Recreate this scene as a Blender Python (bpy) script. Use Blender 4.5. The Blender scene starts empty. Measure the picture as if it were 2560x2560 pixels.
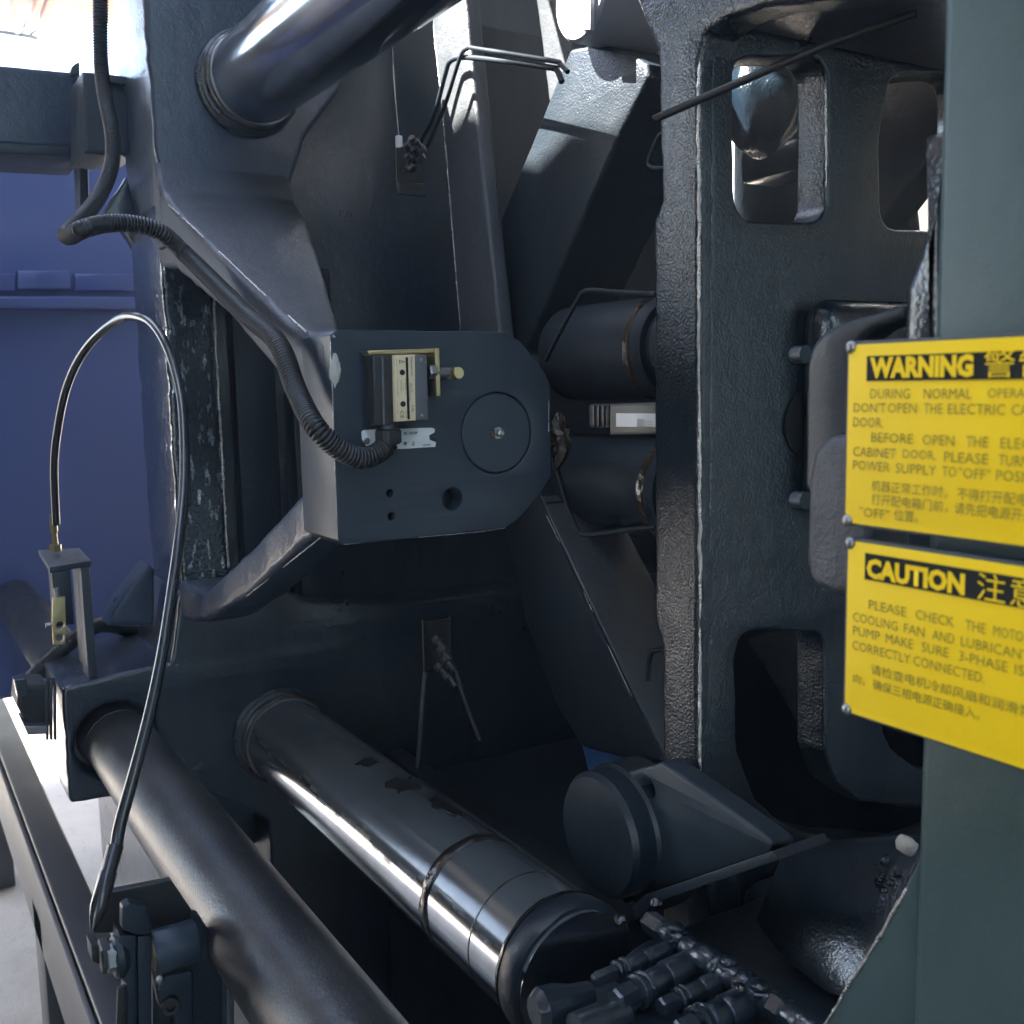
import bpy, bmesh, math, random
from mathutils import Vector, Matrix, noise
random.seed(7)
scene = bpy.context.scene
COL = scene.collection
PI = math.pi
ZC = 1.25                      # eye height above the floor

# ------------------------------------------------------------------ camera
YAW, PITCH, ROLL, FPX = math.radians(31.58), math.radians(7.25), math.radians(-1.14), 2600.0
def cam_basis():
    f = Vector((-math.cos(YAW), math.sin(YAW), 0)); r = Vector((math.sin(YAW), math.cos(YAW), 0)); u = Vector((0, 0, 1))
    f2 = f*math.cos(PITCH) - u*math.sin(PITCH); u2 = u*math.cos(PITCH) + f*math.sin(PITCH)
    return r*math.cos(ROLL) + u2*math.sin(ROLL), u2*math.cos(ROLL) - r*math.sin(ROLL), f2
CR, CU, CF = cam_basis()
EYE = Vector((0, 0, ZC))
cd = bpy.data.cameras.new('camera'); cam = bpy.data.objects.new('camera', cd); COL.objects.link(cam)
cam.matrix_world = Matrix(((CR.x, CU.x, -CF.x, 0), (CR.y, CU.y, -CF.y, 0), (CR.z, CU.z, -CF.z, ZC), (0, 0, 0, 1)))
cd.sensor_width = 36; cd.lens = FPX/2560*36; cd.clip_start = 0.02; cd.clip_end = 2000
cd.dof.use_dof = True; cd.dof.focus_distance = 0.92; cd.dof.aperture_fstop = 13
scene.camera = cam

# ------------------------------------------------------------------ sky, sun, exposure
SUN = Vector((-0.30, -0.60, 0.74)).normalized()
world = bpy.data.worlds.new('World'); scene.world = world; world.use_nodes = True
wn = world.node_tree; wn.nodes.clear()
sky = wn.nodes.new('ShaderNodeTexSky'); sky.sky_type = 'NISHITA'; sky.sun_disc = False
sky.sun_elevation = math.asin(SUN.z); sky.sun_rotation = math.atan2(SUN.x, SUN.y)
sky.air_density = 1.0; sky.dust_density = 1.0; sky.ozone_density = 1.0
bg = wn.nodes.new('ShaderNodeBackground'); bg.inputs[1].default_value = 0.09
wo = wn.nodes.new('ShaderNodeOutputWorld')
wn.links.new(sky.outputs[0], bg.inputs[0]); wn.links.new(bg.outputs[0], wo.inputs[0])
sl = bpy.data.lights.new('sun', 'SUN'); sl.energy = 5.0; sl.angle = math.radians(0.6); sl.color = (1, 0.96, 0.91)
so = bpy.data.objects.new('sun', sl); COL.objects.link(so); so.location = (-2, -6, 9)
so.rotation_euler = SUN.to_track_quat('Z', 'Y').to_euler()
scene.view_settings.view_transform = 'Standard'; scene.view_settings.look = 'None'
scene.view_settings.exposure = 3.85; scene.view_settings.gamma = 1.0
scene.view_settings.use_curve_mapping = False
scene.cycles.max_bounces = 6; scene.cycles.diffuse_bounces = 3; scene.cycles.glossy_bounces = 4
scene.cycles.caustics_reflective = False; scene.cycles.caustics_refractive = False

# ------------------------------------------------------------------ point helpers
def V(x, y, z): return Vector((x, y, z + ZC))
def ray(u, v): return CR*((u-1280)/FPX) - CU*((v-1280)/FPX) + CF
def PX(u, v, x): d = ray(u, v); return EYE + d*(x/d.x)
def PY(u, v, y): d = ray(u, v); return EYE + d*(y/d.y)
def PZ(u, v, z): d = ray(u, v); return EYE + d*(z/d.z)
def PD(u, v, dep): return EYE + ray(u, v)*dep

# ------------------------------------------------------------------ materials
def nodes_of(name):
    m = bpy.data.materials.new(name); m.use_nodes = True
    nt = m.node_tree; b = nt.nodes['Principled BSDF']
    return m, nt, b
def add_noise(nt, scale, detail=4, rough=0.55, vec=None):
    n = nt.nodes.new('ShaderNodeTexNoise'); n.inputs['Scale'].default_value = scale
    n.inputs['Detail'].default_value = detail; n.inputs['Roughness'].default_value = rough
    if vec is not None: nt.links.new(vec, n.inputs['Vector'])
    return n
def ramp(nt, src, p0, p1, c0=(0, 0, 0, 1), c1=(1, 1, 1, 1)):
    r = nt.nodes.new('ShaderNodeValToRGB'); nt.links.new(src, r.inputs[0])
    r.color_ramp.elements[0].position = p0; r.color_ramp.elements[1].position = p1
    r.color_ramp.elements[0].color = c0; r.color_ramp.elements[1].color = c1
    return r
def mixcol(nt, fac, a, b):
    m = nt.nodes.new('ShaderNodeMix'); m.data_type = 'RGBA'
    nt.links.new(fac, m.inputs[0])
    for s, i in ((a, 6), (b, 7)):
        if isinstance(s, tuple): m.inputs[i].default_value = s
        else: nt.links.new(s, m.inputs[i])
    return m.outputs[2]
def c4(c): return (c[0], c[1], c[2], 1)

def paint(name, base, rough=0.38, lump=0.0, peel=0.0, wear=(0.10, 0.105, 0.11), wear_amt=0.35, scale=1.0,
          metallic=0.0, spec=0.5, coat=0.0, streak=None, rvar=1.0, fleck=None, grime=0.0):
    m, nt, b = nodes_of(name)
    tc = nt.nodes.new('ShaderNodeTexCoord'); vec = tc.outputs['Object']
    if streak:
        mp = nt.nodes.new('ShaderNodeMapping'); mp.inputs['Scale'].default_value = streak
        nt.links.new(vec, mp.inputs[0]); vec2 = mp.outputs[0]
    else: vec2 = vec
    n1 = add_noise(nt, 14*scale, 3, 0.62, vec2); n2 = add_noise(nt, 95*scale, 2, 0.6, vec2)
    r1 = ramp(nt, n1.outputs[0], 0.42, 0.72)
    mul = nt.nodes.new('ShaderNodeMath'); mul.operation = 'MULTIPLY'; mul.inputs[1].default_value = wear_amt
    nt.links.new(r1.outputs[0], mul.inputs[0])
    col = mixcol(nt, mul.outputs[0], c4(base), c4(tuple(0.5*base[i]+0.5*wear[i] for i in range(3))))
    r2 = ramp(nt, n2.outputs[0], 0.62, 0.80)
    mul2 = nt.nodes.new('ShaderNodeMath'); mul2.operation = 'MULTIPLY'; mul2.inputs[1].default_value = wear_amt*0.5
    nt.links.new(r2.outputs[0], mul2.inputs[0])
    col = mixcol(nt, mul2.outputs[0], col, c4(wear))
    if grime:
        mg = nt.nodes.new('ShaderNodeMapping'); mg.inputs['Scale'].default_value = (26, 26, 3.2); nt.links.new(tc.outputs['Object'], mg.inputs[0])
        ng = add_noise(nt, 1.0, 3, 0.65, mg.outputs[0]); rg = ramp(nt, ng.outputs[0], 0.36, 0.66)
        gm = nt.nodes.new('ShaderNodeMath'); gm.operation = 'MULTIPLY'; gm.inputs[1].default_value = grime; nt.links.new(rg.outputs[0], gm.inputs[0])
        col = mixcol(nt, gm.outputs[0], col, c4((0.075, 0.076, 0.075)))
    if fleck:
        mf_ = nt.nodes.new('ShaderNodeMapping'); mf_.inputs['Scale'].default_value = (1, 1, 0.35); nt.links.new(tc.outputs['Object'], mf_.inputs[0])
        nf = add_noise(nt, fleck[0], 4, 0.7, mf_.outputs[0]); rf_ = ramp(nt, nf.outputs[0], fleck[1], fleck[1]+0.05)
        col = mixcol(nt, rf_.outputs[0], col, c4(fleck[2])); nt.links.new(rf_.outputs[0], b.inputs['Metallic'])
    nt.links.new(col, b.inputs['Base Color'])
    rr = nt.nodes.new('ShaderNodeMapRange'); rr.inputs['To Min'].default_value = max(0.03, rough-0.10*rvar); rr.inputs['To Max'].default_value = rough+0.16*rvar
    nt.links.new(n1.outputs[0], rr.inputs[0]); nt.links.new(rr.outputs[0], b.inputs['Roughness'])
    b.inputs['Metallic'].default_value = metallic
    b.inputs['Specular IOR Level'].default_value = spec
    b.inputs['Coat Weight'].default_value = coat; b.inputs['Coat Roughness'].default_value = 0.12
    prev = None
    for s, st, dist in ((48*scale, lump, 0.004), (430*scale, peel, 0.0011)):
        if st <= 0: continue
        n = add_noise(nt, s, 2, 0.58, vec2)
        bp = nt.nodes.new('ShaderNodeBump'); bp.inputs['Strength'].default_value = st; bp.inputs['Distance'].default_value = dist
        nt.links.new(n.outputs[0], bp.inputs['Height'])
        if prev: nt.links.new(prev, bp.inputs['Normal'])
        prev = bp.outputs[0]
    if prev:
        nt.links.new(prev, b.inputs['Normal']); nt.links.new(prev, b.inputs['Coat Normal'])
    return m

DK = (0.0055, 0.0140, 0.0230)
M = {}
M['cast'] = paint('cast_paint', DK, 0.30, 0.22, 0.34, wear=(0.022, 0.032, 0.043), wear_amt=0.45, coat=0.8, spec=0.4, grime=0.16)
M['satin'] = paint('satin_paint', (0.0065, 0.0140, 0.0215), 0.42, 0.12, 0.16, wear=(0.022, 0.030, 0.038), wear_amt=0.45, spec=0.28, coat=0.08, grime=0.16)
M['webpaint'] = paint('web_paint', (0.005, 0.0130, 0.021), 0.30, 0.30, 0.75, wear=(0.022, 0.032, 0.043), wear_amt=0.45, spec=0.35, coat=0.6, grime=0.16)
M['matte'] = paint('matte_link_paint', (0.010, 0.017, 0.024), 0.55, 0.12, 0.3, wear=(0.022, 0.026, 0.03), wear_amt=0.4, spec=0.2)
M['linkgrey'] = paint('dusty_lit_link_paint', (0.055, 0.061, 0.067), 0.40, 0.35, 0.8, wear=(0.12, 0.125, 0.12), wear_amt=0.5, coat=0.3)  # dusty links; also paints the lit top of the lower link
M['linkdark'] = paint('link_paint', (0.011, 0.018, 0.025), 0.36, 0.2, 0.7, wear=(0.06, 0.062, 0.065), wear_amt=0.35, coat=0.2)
M['platen'] = paint('platen_paint', (0.034, 0.048, 0.074), 0.30, 0.28, 0.4, wear=(0.055, 0.063, 0.075), wear_amt=0.4, coat=0.35, spec=0.35)  # machine paint made lighter and bluer, lens flare put into the colour
M['cast_rough'] = paint('rough_cast_paint', DK, 0.20, 0.5, 0.7, wear=(0.035, 0.04, 0.045), wear_amt=0.4, coat=0.5)
M['smooth'] = paint('smooth_paint', (0.0190, 0.0320, 0.0460), 0.38, 0.04, 0.10, wear=(0.040, 0.050, 0.060), wear_amt=0.55, spec=0.35, grime=0.12, fleck=(260, 0.755, (0.35, 0.36, 0.37)))
M['flat'] = paint('machined_paint', DK, 0.38, 0.22, 0.3, wear=(0.035, 0.036, 0.038), wear_amt=0.3)
M['dusty'] = paint('dusty_paint', (0.042, 0.049, 0.060), 0.48, 0.30, 0.5, wear=(0.07, 0.074, 0.08), wear_amt=0.5)  # mid grey; on the upper arm it paints in skylight and flare
M['green'] = paint('pillar_paint', (0.044, 0.076, 0.077), 0.36, 0.10, 0.12, wear=(0.075, 0.115, 0.11), wear_amt=0.6, spec=0.3)
M['black'] = paint('black_rubber', (0.012, 0.013, 0.014), 0.45, 0.1, 0.25, wear=(0.05, 0.05, 0.05), wear_amt=0.3)
M['grease'] = paint('black_grease', (0.010, 0.009, 0.008), 0.16, 1.0, 0.6, wear=(0.05, 0.035, 0.02), wear_amt=0.4, coat=0.5)
M['brown_grease'] = paint('brown_grease', (0.035, 0.022, 0.014), 0.15, 0.8, 0.5, wear=(0.08, 0.05, 0.03), wear_amt=0.5, coat=0.6)
M['tube'] = paint('oiled_steel_tube', (0.030, 0.032, 0.033), 0.36, 0.12, 0.35, wear=(0.12, 0.11, 0.095), wear_amt=0.9, metallic=0.35)
M['beam'] = paint('grey_brown_paint', (0.040, 0.041, 0.044), 0.42, 0.1, 0.25, wear=(0.14, 0.13, 0.12), wear_amt=0.45)
M['bluepanel'] = paint('blue_panel_paint', (0.105, 0.140, 0.335), 0.18, 0.04, 0.05, wear=(0.10, 0.14, 0.36), wear_amt=0.05, rvar=0.05)
M['blue'] = paint('bright_blue_paint', (0.05, 0.16, 0.40), 0.5, 0.8, 0.6, wear=(0.02, 0.05, 0.12), wear_amt=0.7)
M['brass'] = paint('yellow_zinc', (0.52, 0.42, 0.22), 0.33, 0.15, 0.3, wear=(0.30, 0.24, 0.14), wear_amt=0.6, metallic=0.85)
M['steel'] = paint('grey_steel', (0.30, 0.30, 0.30), 0.34, 0.1, 0.3, wear=(0.18, 0.17, 0.16), wear_amt=0.6, metallic=0.85)
M['silver'] = paint('silver_paint', (0.48, 0.49, 0.54), 0.42, 0.2, 0.25, wear=(0.35, 0.35, 0.38), wear_amt=0.5)
M['label'] = paint('cream_label', (0.76, 0.64, 0.40), 0.5, 0, 0.05, wear=(0.45, 0.36, 0.2), wear_amt=0.4)
M['white'] = paint('white_label', (0.74, 0.76, 0.77), 0.5, 0, 0.1, wear=(0.4, 0.4, 0.4), wear_amt=0.4)
M['swgrey'] = paint('switch_grey', (0.10, 0.105, 0.115), 0.45, 0.05, 0.2, wear=(0.16, 0.16, 0.16), wear_amt=0.3)
M['plastic'] = paint('black_plastic', (0.018, 0.019, 0.021), 0.38, 0.05, 0.2, wear=(0.06, 0.06, 0.06), wear_amt=0.3)
M['beige'] = paint('beige_box', (0.11, 0.105, 0.092), 0.45, 0, 0.2, wear=(0.26, 0.25, 0.22), wear_amt=0.3)
M['ink'] = paint('black_ink', (0.016, 0.018, 0.018), 0.6, 0, 0, wear_amt=0.1, spec=0.12)
M['yellow'] = paint('yellow_enamel', (0.92, 0.63, 0.006), 0.45, 0, 0.06, wear=(0.80, 0.55, 0.02), wear_amt=0.25, spec=0.25)
M['yink'] = paint('faded_text_ink', (0.12, 0.095, 0.015), 0.5, 0, 0, wear_amt=0.1)
M['putty'] = paint('pale_putty', (0.50, 0.48, 0.43), 0.7, 0.7, 0.6, wear=(0.35, 0.33, 0.3), wear_amt=0.5)
M['roof'] = paint('cream_roof_sheet', (0.26, 0.235, 0.18), 0.6, 0, 0.1, wear=(0.42, 0.36, 0.25), wear_amt=0.4)
M['redpurlin'] = paint('red_oxide_purlin', (0.36, 0.13, 0.07), 0.6, 0, 0.1, wear_amt=0.2)
M['wall'] = paint('cream_wall', (0.62, 0.58, 0.48), 0.8, 0.1, 0.1, wear=(0.5, 0.46, 0.38), wear_amt=0.3)
M['tealwall'] = paint('blue_green_wall', (0.30, 0.42, 0.50), 0.8, 0.1, 0.1, wear=(0.25, 0.35, 0.4), wear_amt=0.3)
M['worn'] = paint('worn_bare_edge', (0.62, 0.60, 0.57), 0.25, 0.8, 0.8, wear=(0.10, 0.11, 0.12), wear_amt=1.0, scale=2.0, metallic=0.8)  # bare metal whose beads also paint in bright edge highlights
M['sparkle'] = paint('lumpy_gloss_paint', DK, 0.16, 0.0, 1.0, wear=(0.05, 0.055, 0.06), wear_amt=0.4, coat=1.0, scale=0.55, fleck=(130, 0.585, (0.60, 0.62, 0.66)))  # bright flecks paint in the sparkling reflections on the post
M['bark'] = paint('dark_bark', (0.05, 0.042, 0.03), 0.8, 0.3, 0.3, wear_amt=0.3)
M['pale'] = paint('lit_side_paint', (0.15, 0.14, 0.135), 0.55, 0.05, 0.15, wear=(0.22, 0.2, 0.18), wear_amt=0.4)  # paler tone paints the light on the beam's outer side
M['tan'] = paint('tan_bushing', (0.16, 0.13, 0.10), 0.45, 0.1, 0.3, wear=(0.1, 0.08, 0.06), wear_amt=0.5)
M['tubing'] = paint('dark_nylon_tube', (0.020, 0.022, 0.024), 0.20, 0.02, 0.05, wear=(0.05, 0.05, 0.05), wear_amt=0.3, coat=0.4)

def chrome():
    m, nt, b = nodes_of('ground_chrome')
    tc = nt.nodes.new('ShaderNodeTexCoord')
    mp = nt.nodes.new('ShaderNodeMapping'); mp.inputs['Scale'].default_value = (60, 3, 3); nt.links.new(tc.outputs['Object'], mp.inputs[0])
    n = add_noise(nt, 3, 5, 0.6, mp.outputs[0]); n2 = add_noise(nt, 9, 5, 0.65, tc.outputs['Object'])
    r = ramp(nt, n2.outputs[0], 0.40, 0.72)
    col = mixcol(nt, r.outputs[0], (0.62, 0.64, 0.66, 1), (0.34, 0.35, 0.35, 1))
    nt.links.new(col, b.inputs['Base Color'])
    ge = nt.nodes.new('ShaderNodeNewGeometry'); sx = nt.nodes.new('ShaderNodeSeparateXYZ'); nt.links.new(ge.outputs['True Normal'], sx.inputs[0])
    n5 = add_noise(nt, 5, 4, 0.7, tc.outputs['Object']); ad = nt.nodes.new('ShaderNodeMath'); ad.operation = 'MULTIPLY_ADD'; ad.inputs[1].default_value = 1.1
    nt.links.new(n5.outputs[0], ad.inputs[0]); nt.links.new(sx.outputs[2], ad.inputs[2])
    dark_reflect = ramp(nt, ad.outputs[0], 0.92, 1.18, (1, 1, 1, 1), (0.12, 0.12, 0.12, 1)); nt.links.new(dark_reflect.outputs[0], b.inputs['Metallic'])  # upward side darkened: dark reflection from overhead painted into the chrome
    col2 = mixcol(nt, dark_reflect.outputs[0], (0.035, 0.043, 0.046, 1), col); nt.links.new(col2, b.inputs['Base Color'])
    mr = nt.nodes.new('ShaderNodeMapRange'); mr.inputs['To Min'].default_value = 0.06; mr.inputs['To Max'].default_value = 0.26
    nt.links.new(n2.outputs[0], mr.inputs[0]); nt.links.new(mr.outputs[0], b.inputs['Roughness'])
    bp = nt.nodes.new('ShaderNodeBump'); bp.inputs['Strength'].default_value = 0.06; bp.inputs['Distance'].default_value = 0.001
    nt.links.new(n.outputs[0], bp.inputs['Height']); nt.links.new(bp.outputs[0], b.inputs['Normal'])
    return m
M['chrome'] = chrome()
def concrete():
    m, nt, b = nodes_of('pale_concrete')
    tc = nt.nodes.new('ShaderNodeTexCoord'); v = tc.outputs['Object']
    n1 = add_noise(nt, 2.2, 8, 0.65, v); n2 = add_noise(nt, 26, 6, 0.7, v); n3 = add_noise(nt, 160, 3, 0.6, v)
    a = mixcol(nt, ramp(nt, n1.outputs[0], 0.38, 0.66).outputs[0], (0.44, 0.385, 0.33, 1), (0.31, 0.275, 0.24, 1))
    c = mixcol(nt, ramp(nt, n2.outputs[0], 0.55, 0.78).outputs[0], a, (0.24, 0.21, 0.18, 1))
    nt.links.new(c, b.inputs['Base Color']); b.inputs['Roughness'].default_value = 0.85
    bp = nt.nodes.new('ShaderNodeBump'); bp.inputs['Strength'].default_value = 0.5; bp.inputs['Distance'].default_value = 0.006
    add = nt.nodes.new('ShaderNodeMath'); nt.links.new(n2.outputs[0], add.inputs[0]); nt.links.new(n3.outputs[0], add.inputs[1])
    nt.links.new(add.outputs[0], bp.inputs['Height']); nt.links.new(bp.outputs[0], b.inputs['Normal'])
    return m
M['concrete'] = concrete()

# ------------------------------------------------------------------ object helpers
def place(o, parent):
    COL.objects.link(o)
    if parent is not None:
        o.parent = parent
        o.matrix_parent_inverse = Matrix.Translation(parent.location).inverted() if parent.type == 'EMPTY' else Matrix.Identity(4)
    return o
def tag(o, label, cat=None, group=None, kind=None):
    if label: o['label'] = label
    if cat: o['category'] = cat
    if group: o['group'] = group
    if kind: o['kind'] = kind
    return o
def thing(name, loc, label, cat, group=None):
    o = bpy.data.objects.new(name, None); o.location = loc; o.empty_display_size = 0.05
    COL.objects.link(o); return tag(o, label, cat, group)
def finish(me, mat, smooth=40):
    me.materials.clear(); me.materials.append(M[mat])
    me.polygons.foreach_set('use_smooth', [True]*len(me.polygons))
    me.set_sharp_from_angle(angle=math.radians(smooth)); me.update()
def obj_bm(name, bm, mat, parent=None, smooth=40):
    bmesh.ops.recalc_face_normals(bm, faces=bm.faces)
    me = bpy.data.meshes.new(name); bm.to_mesh(me); bm.free(); finish(me, mat, smooth)
    return place(bpy.data.objects.new(name, me), parent)

FR = {'X': Matrix(((0, 0, 1, 0), (1, 0, 0, 0), (0, 1, 0, 0), (0, 0, 0, 1))),      # local x->Y, y->Z, z->+X
      'Y': Matrix(((1, 0, 0, 0), (0, 0, -1, 0), (0, 1, 0, 0), (0, 0, 0, 1))),     # local x->X, y->Z, z->-Y
      'Z': Matrix.Identity(4)}
def fillet(pts, rad, n=5):
    """round the corners of a 2-D loop; rad a number or a list"""
    out = []; N = len(pts)
    for i in range(N):
        r = rad[i] if isinstance(rad, (list, tuple)) else rad
        p = Vector(pts[i]); a = Vector(pts[i-1]) - p; b = Vector(pts[(i+1) % N]) - p
        if r <= 0 or a.length < 1e-6 or b.length < 1e-6: out.append(p); continue
        ang = a.angle(b)
        if ang > PI-0.12: out.append(p); continue
        d = min(r/math.tan(ang/2), a.length*0.48, b.length*0.48)
        s, e = p + a.normalized()*d, p + b.normalized()*d
        for k in range(n+1):
            t = k/n; out.append(s*(1-t)**2 + p*2*t*(1-t) + e*t*t)
    return out
def wobble(pts, amp, step=0.010, seed=0.0):
    out = []; N = len(pts)
    for i in range(N):
        p, q = Vector(pts[i]), Vector(pts[(i+1) % N]); L = (q-p).length; k = max(1, int(L/step))
        for j in range(k):
            c = p.lerp(q, j/k); w = Vector((c.x*55+seed, c.y*55, seed))
            nv = noise.noise_vector(w); n2 = noise.noise_vector(w*3.1)
            out.append(Vector((c.x + amp*(nv.x+0.5*n2.x), c.y + amp*(nv.y+0.5*n2.y))))
    return out
def slab(name, loop, axis, at, thick, mat, parent=None, holes=(), bevel=0.002, rad=0.0, wob=0.0, hrad=0.0, res=2, smooth=40, seed=0.0):
    """plate with an outline in the plane axis=at (front face), going `thick` behind it; loop = world points"""
    F = FR[axis]; Fi = F.inverted()
    def loc2(ps): return [Vector(((Fi@Vector(p)).x, (Fi@Vector(p)).y)) for p in ps]
    base_loops = [(loc2(loop), rad)] + [(loc2(h), hrad) for h in holes]
    def area(l): return abs(sum(a.x*b.y-b.x*a.y for a, b in zip(l, l[1:]+l[:1]))/2)
    want = area(base_loops[0][0]) - sum(area(l) for l, _ in base_loops[1:])
    bevel = min(bevel, thick*0.45)
    for wk, bk in ((1, 1), (0.5, 0.7), (0, 1), (0, 0.5), (0, 0.15), (0, 0)):      # retry if the 2-D fill fails
        cu = bpy.data.curves.new('tmp', 'CURVE'); cu.dimensions = '2D'; cu.fill_mode = 'BOTH'
        for k, (l, r) in enumerate(base_loops):
            if (isinstance(r, (list, tuple)) or r > 0): l = fillet(l, r)
            if wob*wk > 0: l = wobble(l, wob*wk, seed=seed+k)
            sp = cu.splines.new('POLY'); sp.points.add(len(l)-1)
            for q, p in enumerate(l): sp.points[q].co = (p.x, p.y, 0, 1)
            sp.use_cyclic_u = True
        bv = bevel*bk
        cu.extrude = max(0.00005, thick/2-bv); cu.bevel_depth = bv; cu.bevel_resolution = res; cu.offset = -bv
        t = bpy.data.objects.new('tmp', cu); COL.objects.link(t)
        dg = bpy.context.evaluated_depsgraph_get()
        me = bpy.data.meshes.new_from_object(t.evaluated_get(dg))
        bpy.data.objects.remove(t); bpy.data.curves.remove(cu)
        front = sum(p.area for p in me.polygons if p.normal.z > 0.99 and p.center.z > 0)
        back = sum(p.area for p in me.polygons if p.normal.z < -0.99 and p.center.z < 0)
        if 0.55*want < front < 1.3*want and 0.55*want < back < 1.3*want: break
        bpy.data.meshes.remove(me) if (wk, bk) != (0, 0) else None
    else: print('FILL FAILED', name)
    me.name = name
    n = {'X': Vector((1, 0, 0)), 'Y': Vector((0, -1, 0)), 'Z': Vector((0, 0, 1))}[axis]
    base = {'X': Vector((at, 0, 0)), 'Y': Vector((0, at, 0)), 'Z': Vector((0, 0, at))}[axis]
    me.transform(Matrix.Translation(base - n*(thick/2)) @ F)
    bm = bmesh.new(); bm.from_mesh(me); bmesh.ops.remove_doubles(bm, verts=bm.verts, dist=1e-6)
    bmesh.ops.recalc_face_normals(bm, faces=bm.faces); bm.to_mesh(me); bm.free()
    finish(me, mat, smooth)
    return place(bpy.data.objects.new(name, me), parent)
def pxl(pts, axis, at):
    f = {'X': PX, 'Y': PY, 'Z': PZ}[axis]
    return [f(u, v, at) for u, v in pts]
def yz(x, pts): return [V(x, a, b) for a, b in pts]
def xz(y, pts): return [V(a, y, b) for a, b in pts]
def circ(c, r, axis, n=28):
    F = FR[axis]; return [Vector(c) + (F.to_3x3() @ Vector((math.cos(2*PI*k/n)*r, math.sin(2*PI*k/n)*r, 0))) for k in range(n)]

def spline(pts, sub=8):
    P = [Vector(p) for p in pts]; out = []
    for i in range(len(P)-1):
        p0 = P[i-1] if i else P[0]*2-P[1]; p1, p2 = P[i], P[i+1]; p3 = P[i+2] if i+2 < len(P) else P[-1]*2-P[-2]
        for k in range(sub):
            t = k/sub
            out.append(0.5*((2*p1) + (p2-p0)*t + (2*p0-5*p1+4*p2-p3)*t*t + (3*p1-p0-3*p2+p3)*t**3))
    out.append(P[-1]); return out
def resample(P, step):
    out = [P[0].copy()]; acc = 0.0
    for a, b in zip(P, P[1:]):
        L = (b-a).length; d = step-acc
        while d <= L and L > 0:
            out.append(a.lerp(b, d/L)); d += step
        acc = (acc+L) % step
    out.append(P[-1].copy()); return out
def sweep(bm, P, rads, seg=12, cap=True):
    prev = None; rings = []
    t0 = (P[1]-P[0]).normalized(); n = t0.orthogonal().normalized()
    for i, p in enumerate(P):
        t = (P[min(i+1, len(P)-1)]-P[max(i-1, 0)]).normalized()
        n = (n - t*n.dot(t)).normalized(); b = t.cross(n)
        r = rads[i] if isinstance(rads, (list, tuple)) else rads
        rings.append([bm.verts.new(p + (n*math.cos(2*PI*k/seg) + b*math.sin(2*PI*k/seg))*r) for k in range(seg)])
    for A, B in zip(rings, rings[1:]):
        for k in range(seg): bm.faces.new((A[k], A[(k+1) % seg], B[(k+1) % seg], B[k]))
    if cap:
        bm.faces.new(rings[0][::-1]); bm.faces.new(rings[-1])
def tube(name, pts, r, mat, parent=None, sub=8, seg=12, smooth=50):
    bm = bmesh.new(); P = spline(pts, sub) if sub > 1 else [Vector(p) for p in pts]
    sweep(bm, P, r, seg); return obj_bm(name, bm, mat, parent, smooth)
def ribbed(name, pts, r, mat, parent=None, pitch=0.0030, depth=0.17, seg=12, sub=10):
    P = resample(spline(pts, sub), pitch/3); bm = bmesh.new()
    sweep(bm, P, [r*(1 - depth*(1 if i % 3 == 0 else 0)) for i in range(len(P))], seg)
    return obj_bm(name, bm, mat, parent, 75)
def lathe(name, p0, d, prof, mat, parent=None, seg=32, smooth=35, jit=0.0):
    """prof = [(distance along d, radius)...]"""
    d = Vector(d).normalized(); n = d.orthogonal().normalized(); b = d.cross(n); p0 = Vector(p0); bm = bmesh.new(); rings = []
    for t, r in prof:
        ring = []
        for k in range(seg):
            a = 2*PI*k/seg; q = p0 + d*t + (n*math.cos(a)+b*math.sin(a))*max(r, 1e-5)
            if jit: q += noise.noise_vector(q*60)*jit
            ring.append(bm.verts.new(q))
        rings.append(ring)
    for A, B in zip(rings, rings[1:]):
        for k in range(seg): bm.faces.new((A[k], A[(k+1) % seg], B[(k+1) % seg], B[k]))
    bm.faces.new(rings[0][::-1]); bm.faces.new(rings[-1])
    return obj_bm(name, bm, mat, parent, smooth)
def box(name, lo, hi, mat, parent=None, bevel=0.002, seg=2):
    bm = bmesh.new(); bmesh.ops.create_cube(bm, size=1)
    lo, hi = Vector(lo), Vector(hi)
    for v in bm.verts: v.co = Vector([lo[i] + (v.co[i]+0.5)*(hi[i]-lo[i]) for i in range(3)])
    if bevel > 0: bmesh.ops.bevel(bm, geom=bm.edges[:], offset=bevel, segments=seg, affect='EDGES', profile=0.5)
    return obj_bm(name, bm, mat, parent)
def hull(name, pts, mat, parent=None, bevel=0.004, seg=2, sub=0, jit=0.0):
    bm = bmesh.new()
    for p in pts: bm.verts.new(p)
    r = bmesh.ops.convex_hull(bm, input=bm.verts)
    bmesh.ops.dissolve_limit(bm, angle_limit=0.03, verts=bm.verts, edges=bm.edges)
    if bevel > 0: bmesh.ops.bevel(bm, geom=bm.edges[:], offset=bevel, segments=seg, affect='EDGES', profile=0.5)
    return obj_bm(name, bm, mat, parent)
def lump(name, c, size, mat, parent=None, amp=0.35, sub=3, freq=1.6, seed=0):
    bm = bmesh.new(); bmesh.ops.create_icosphere(bm, subdivisions=sub, radius=1)
    for v in bm.verts:
        k = 1 + amp*noise.noise(v.co*freq + Vector((seed, seed*2, 0)))
        v.co = Vector((c[0]+v.co.x*size[0]*k, c[1]+v.co.y*size[1]*k, c[2]+v.co.z*size[2]*k))
    return obj_bm(name, bm, mat, parent, 80)
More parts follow.
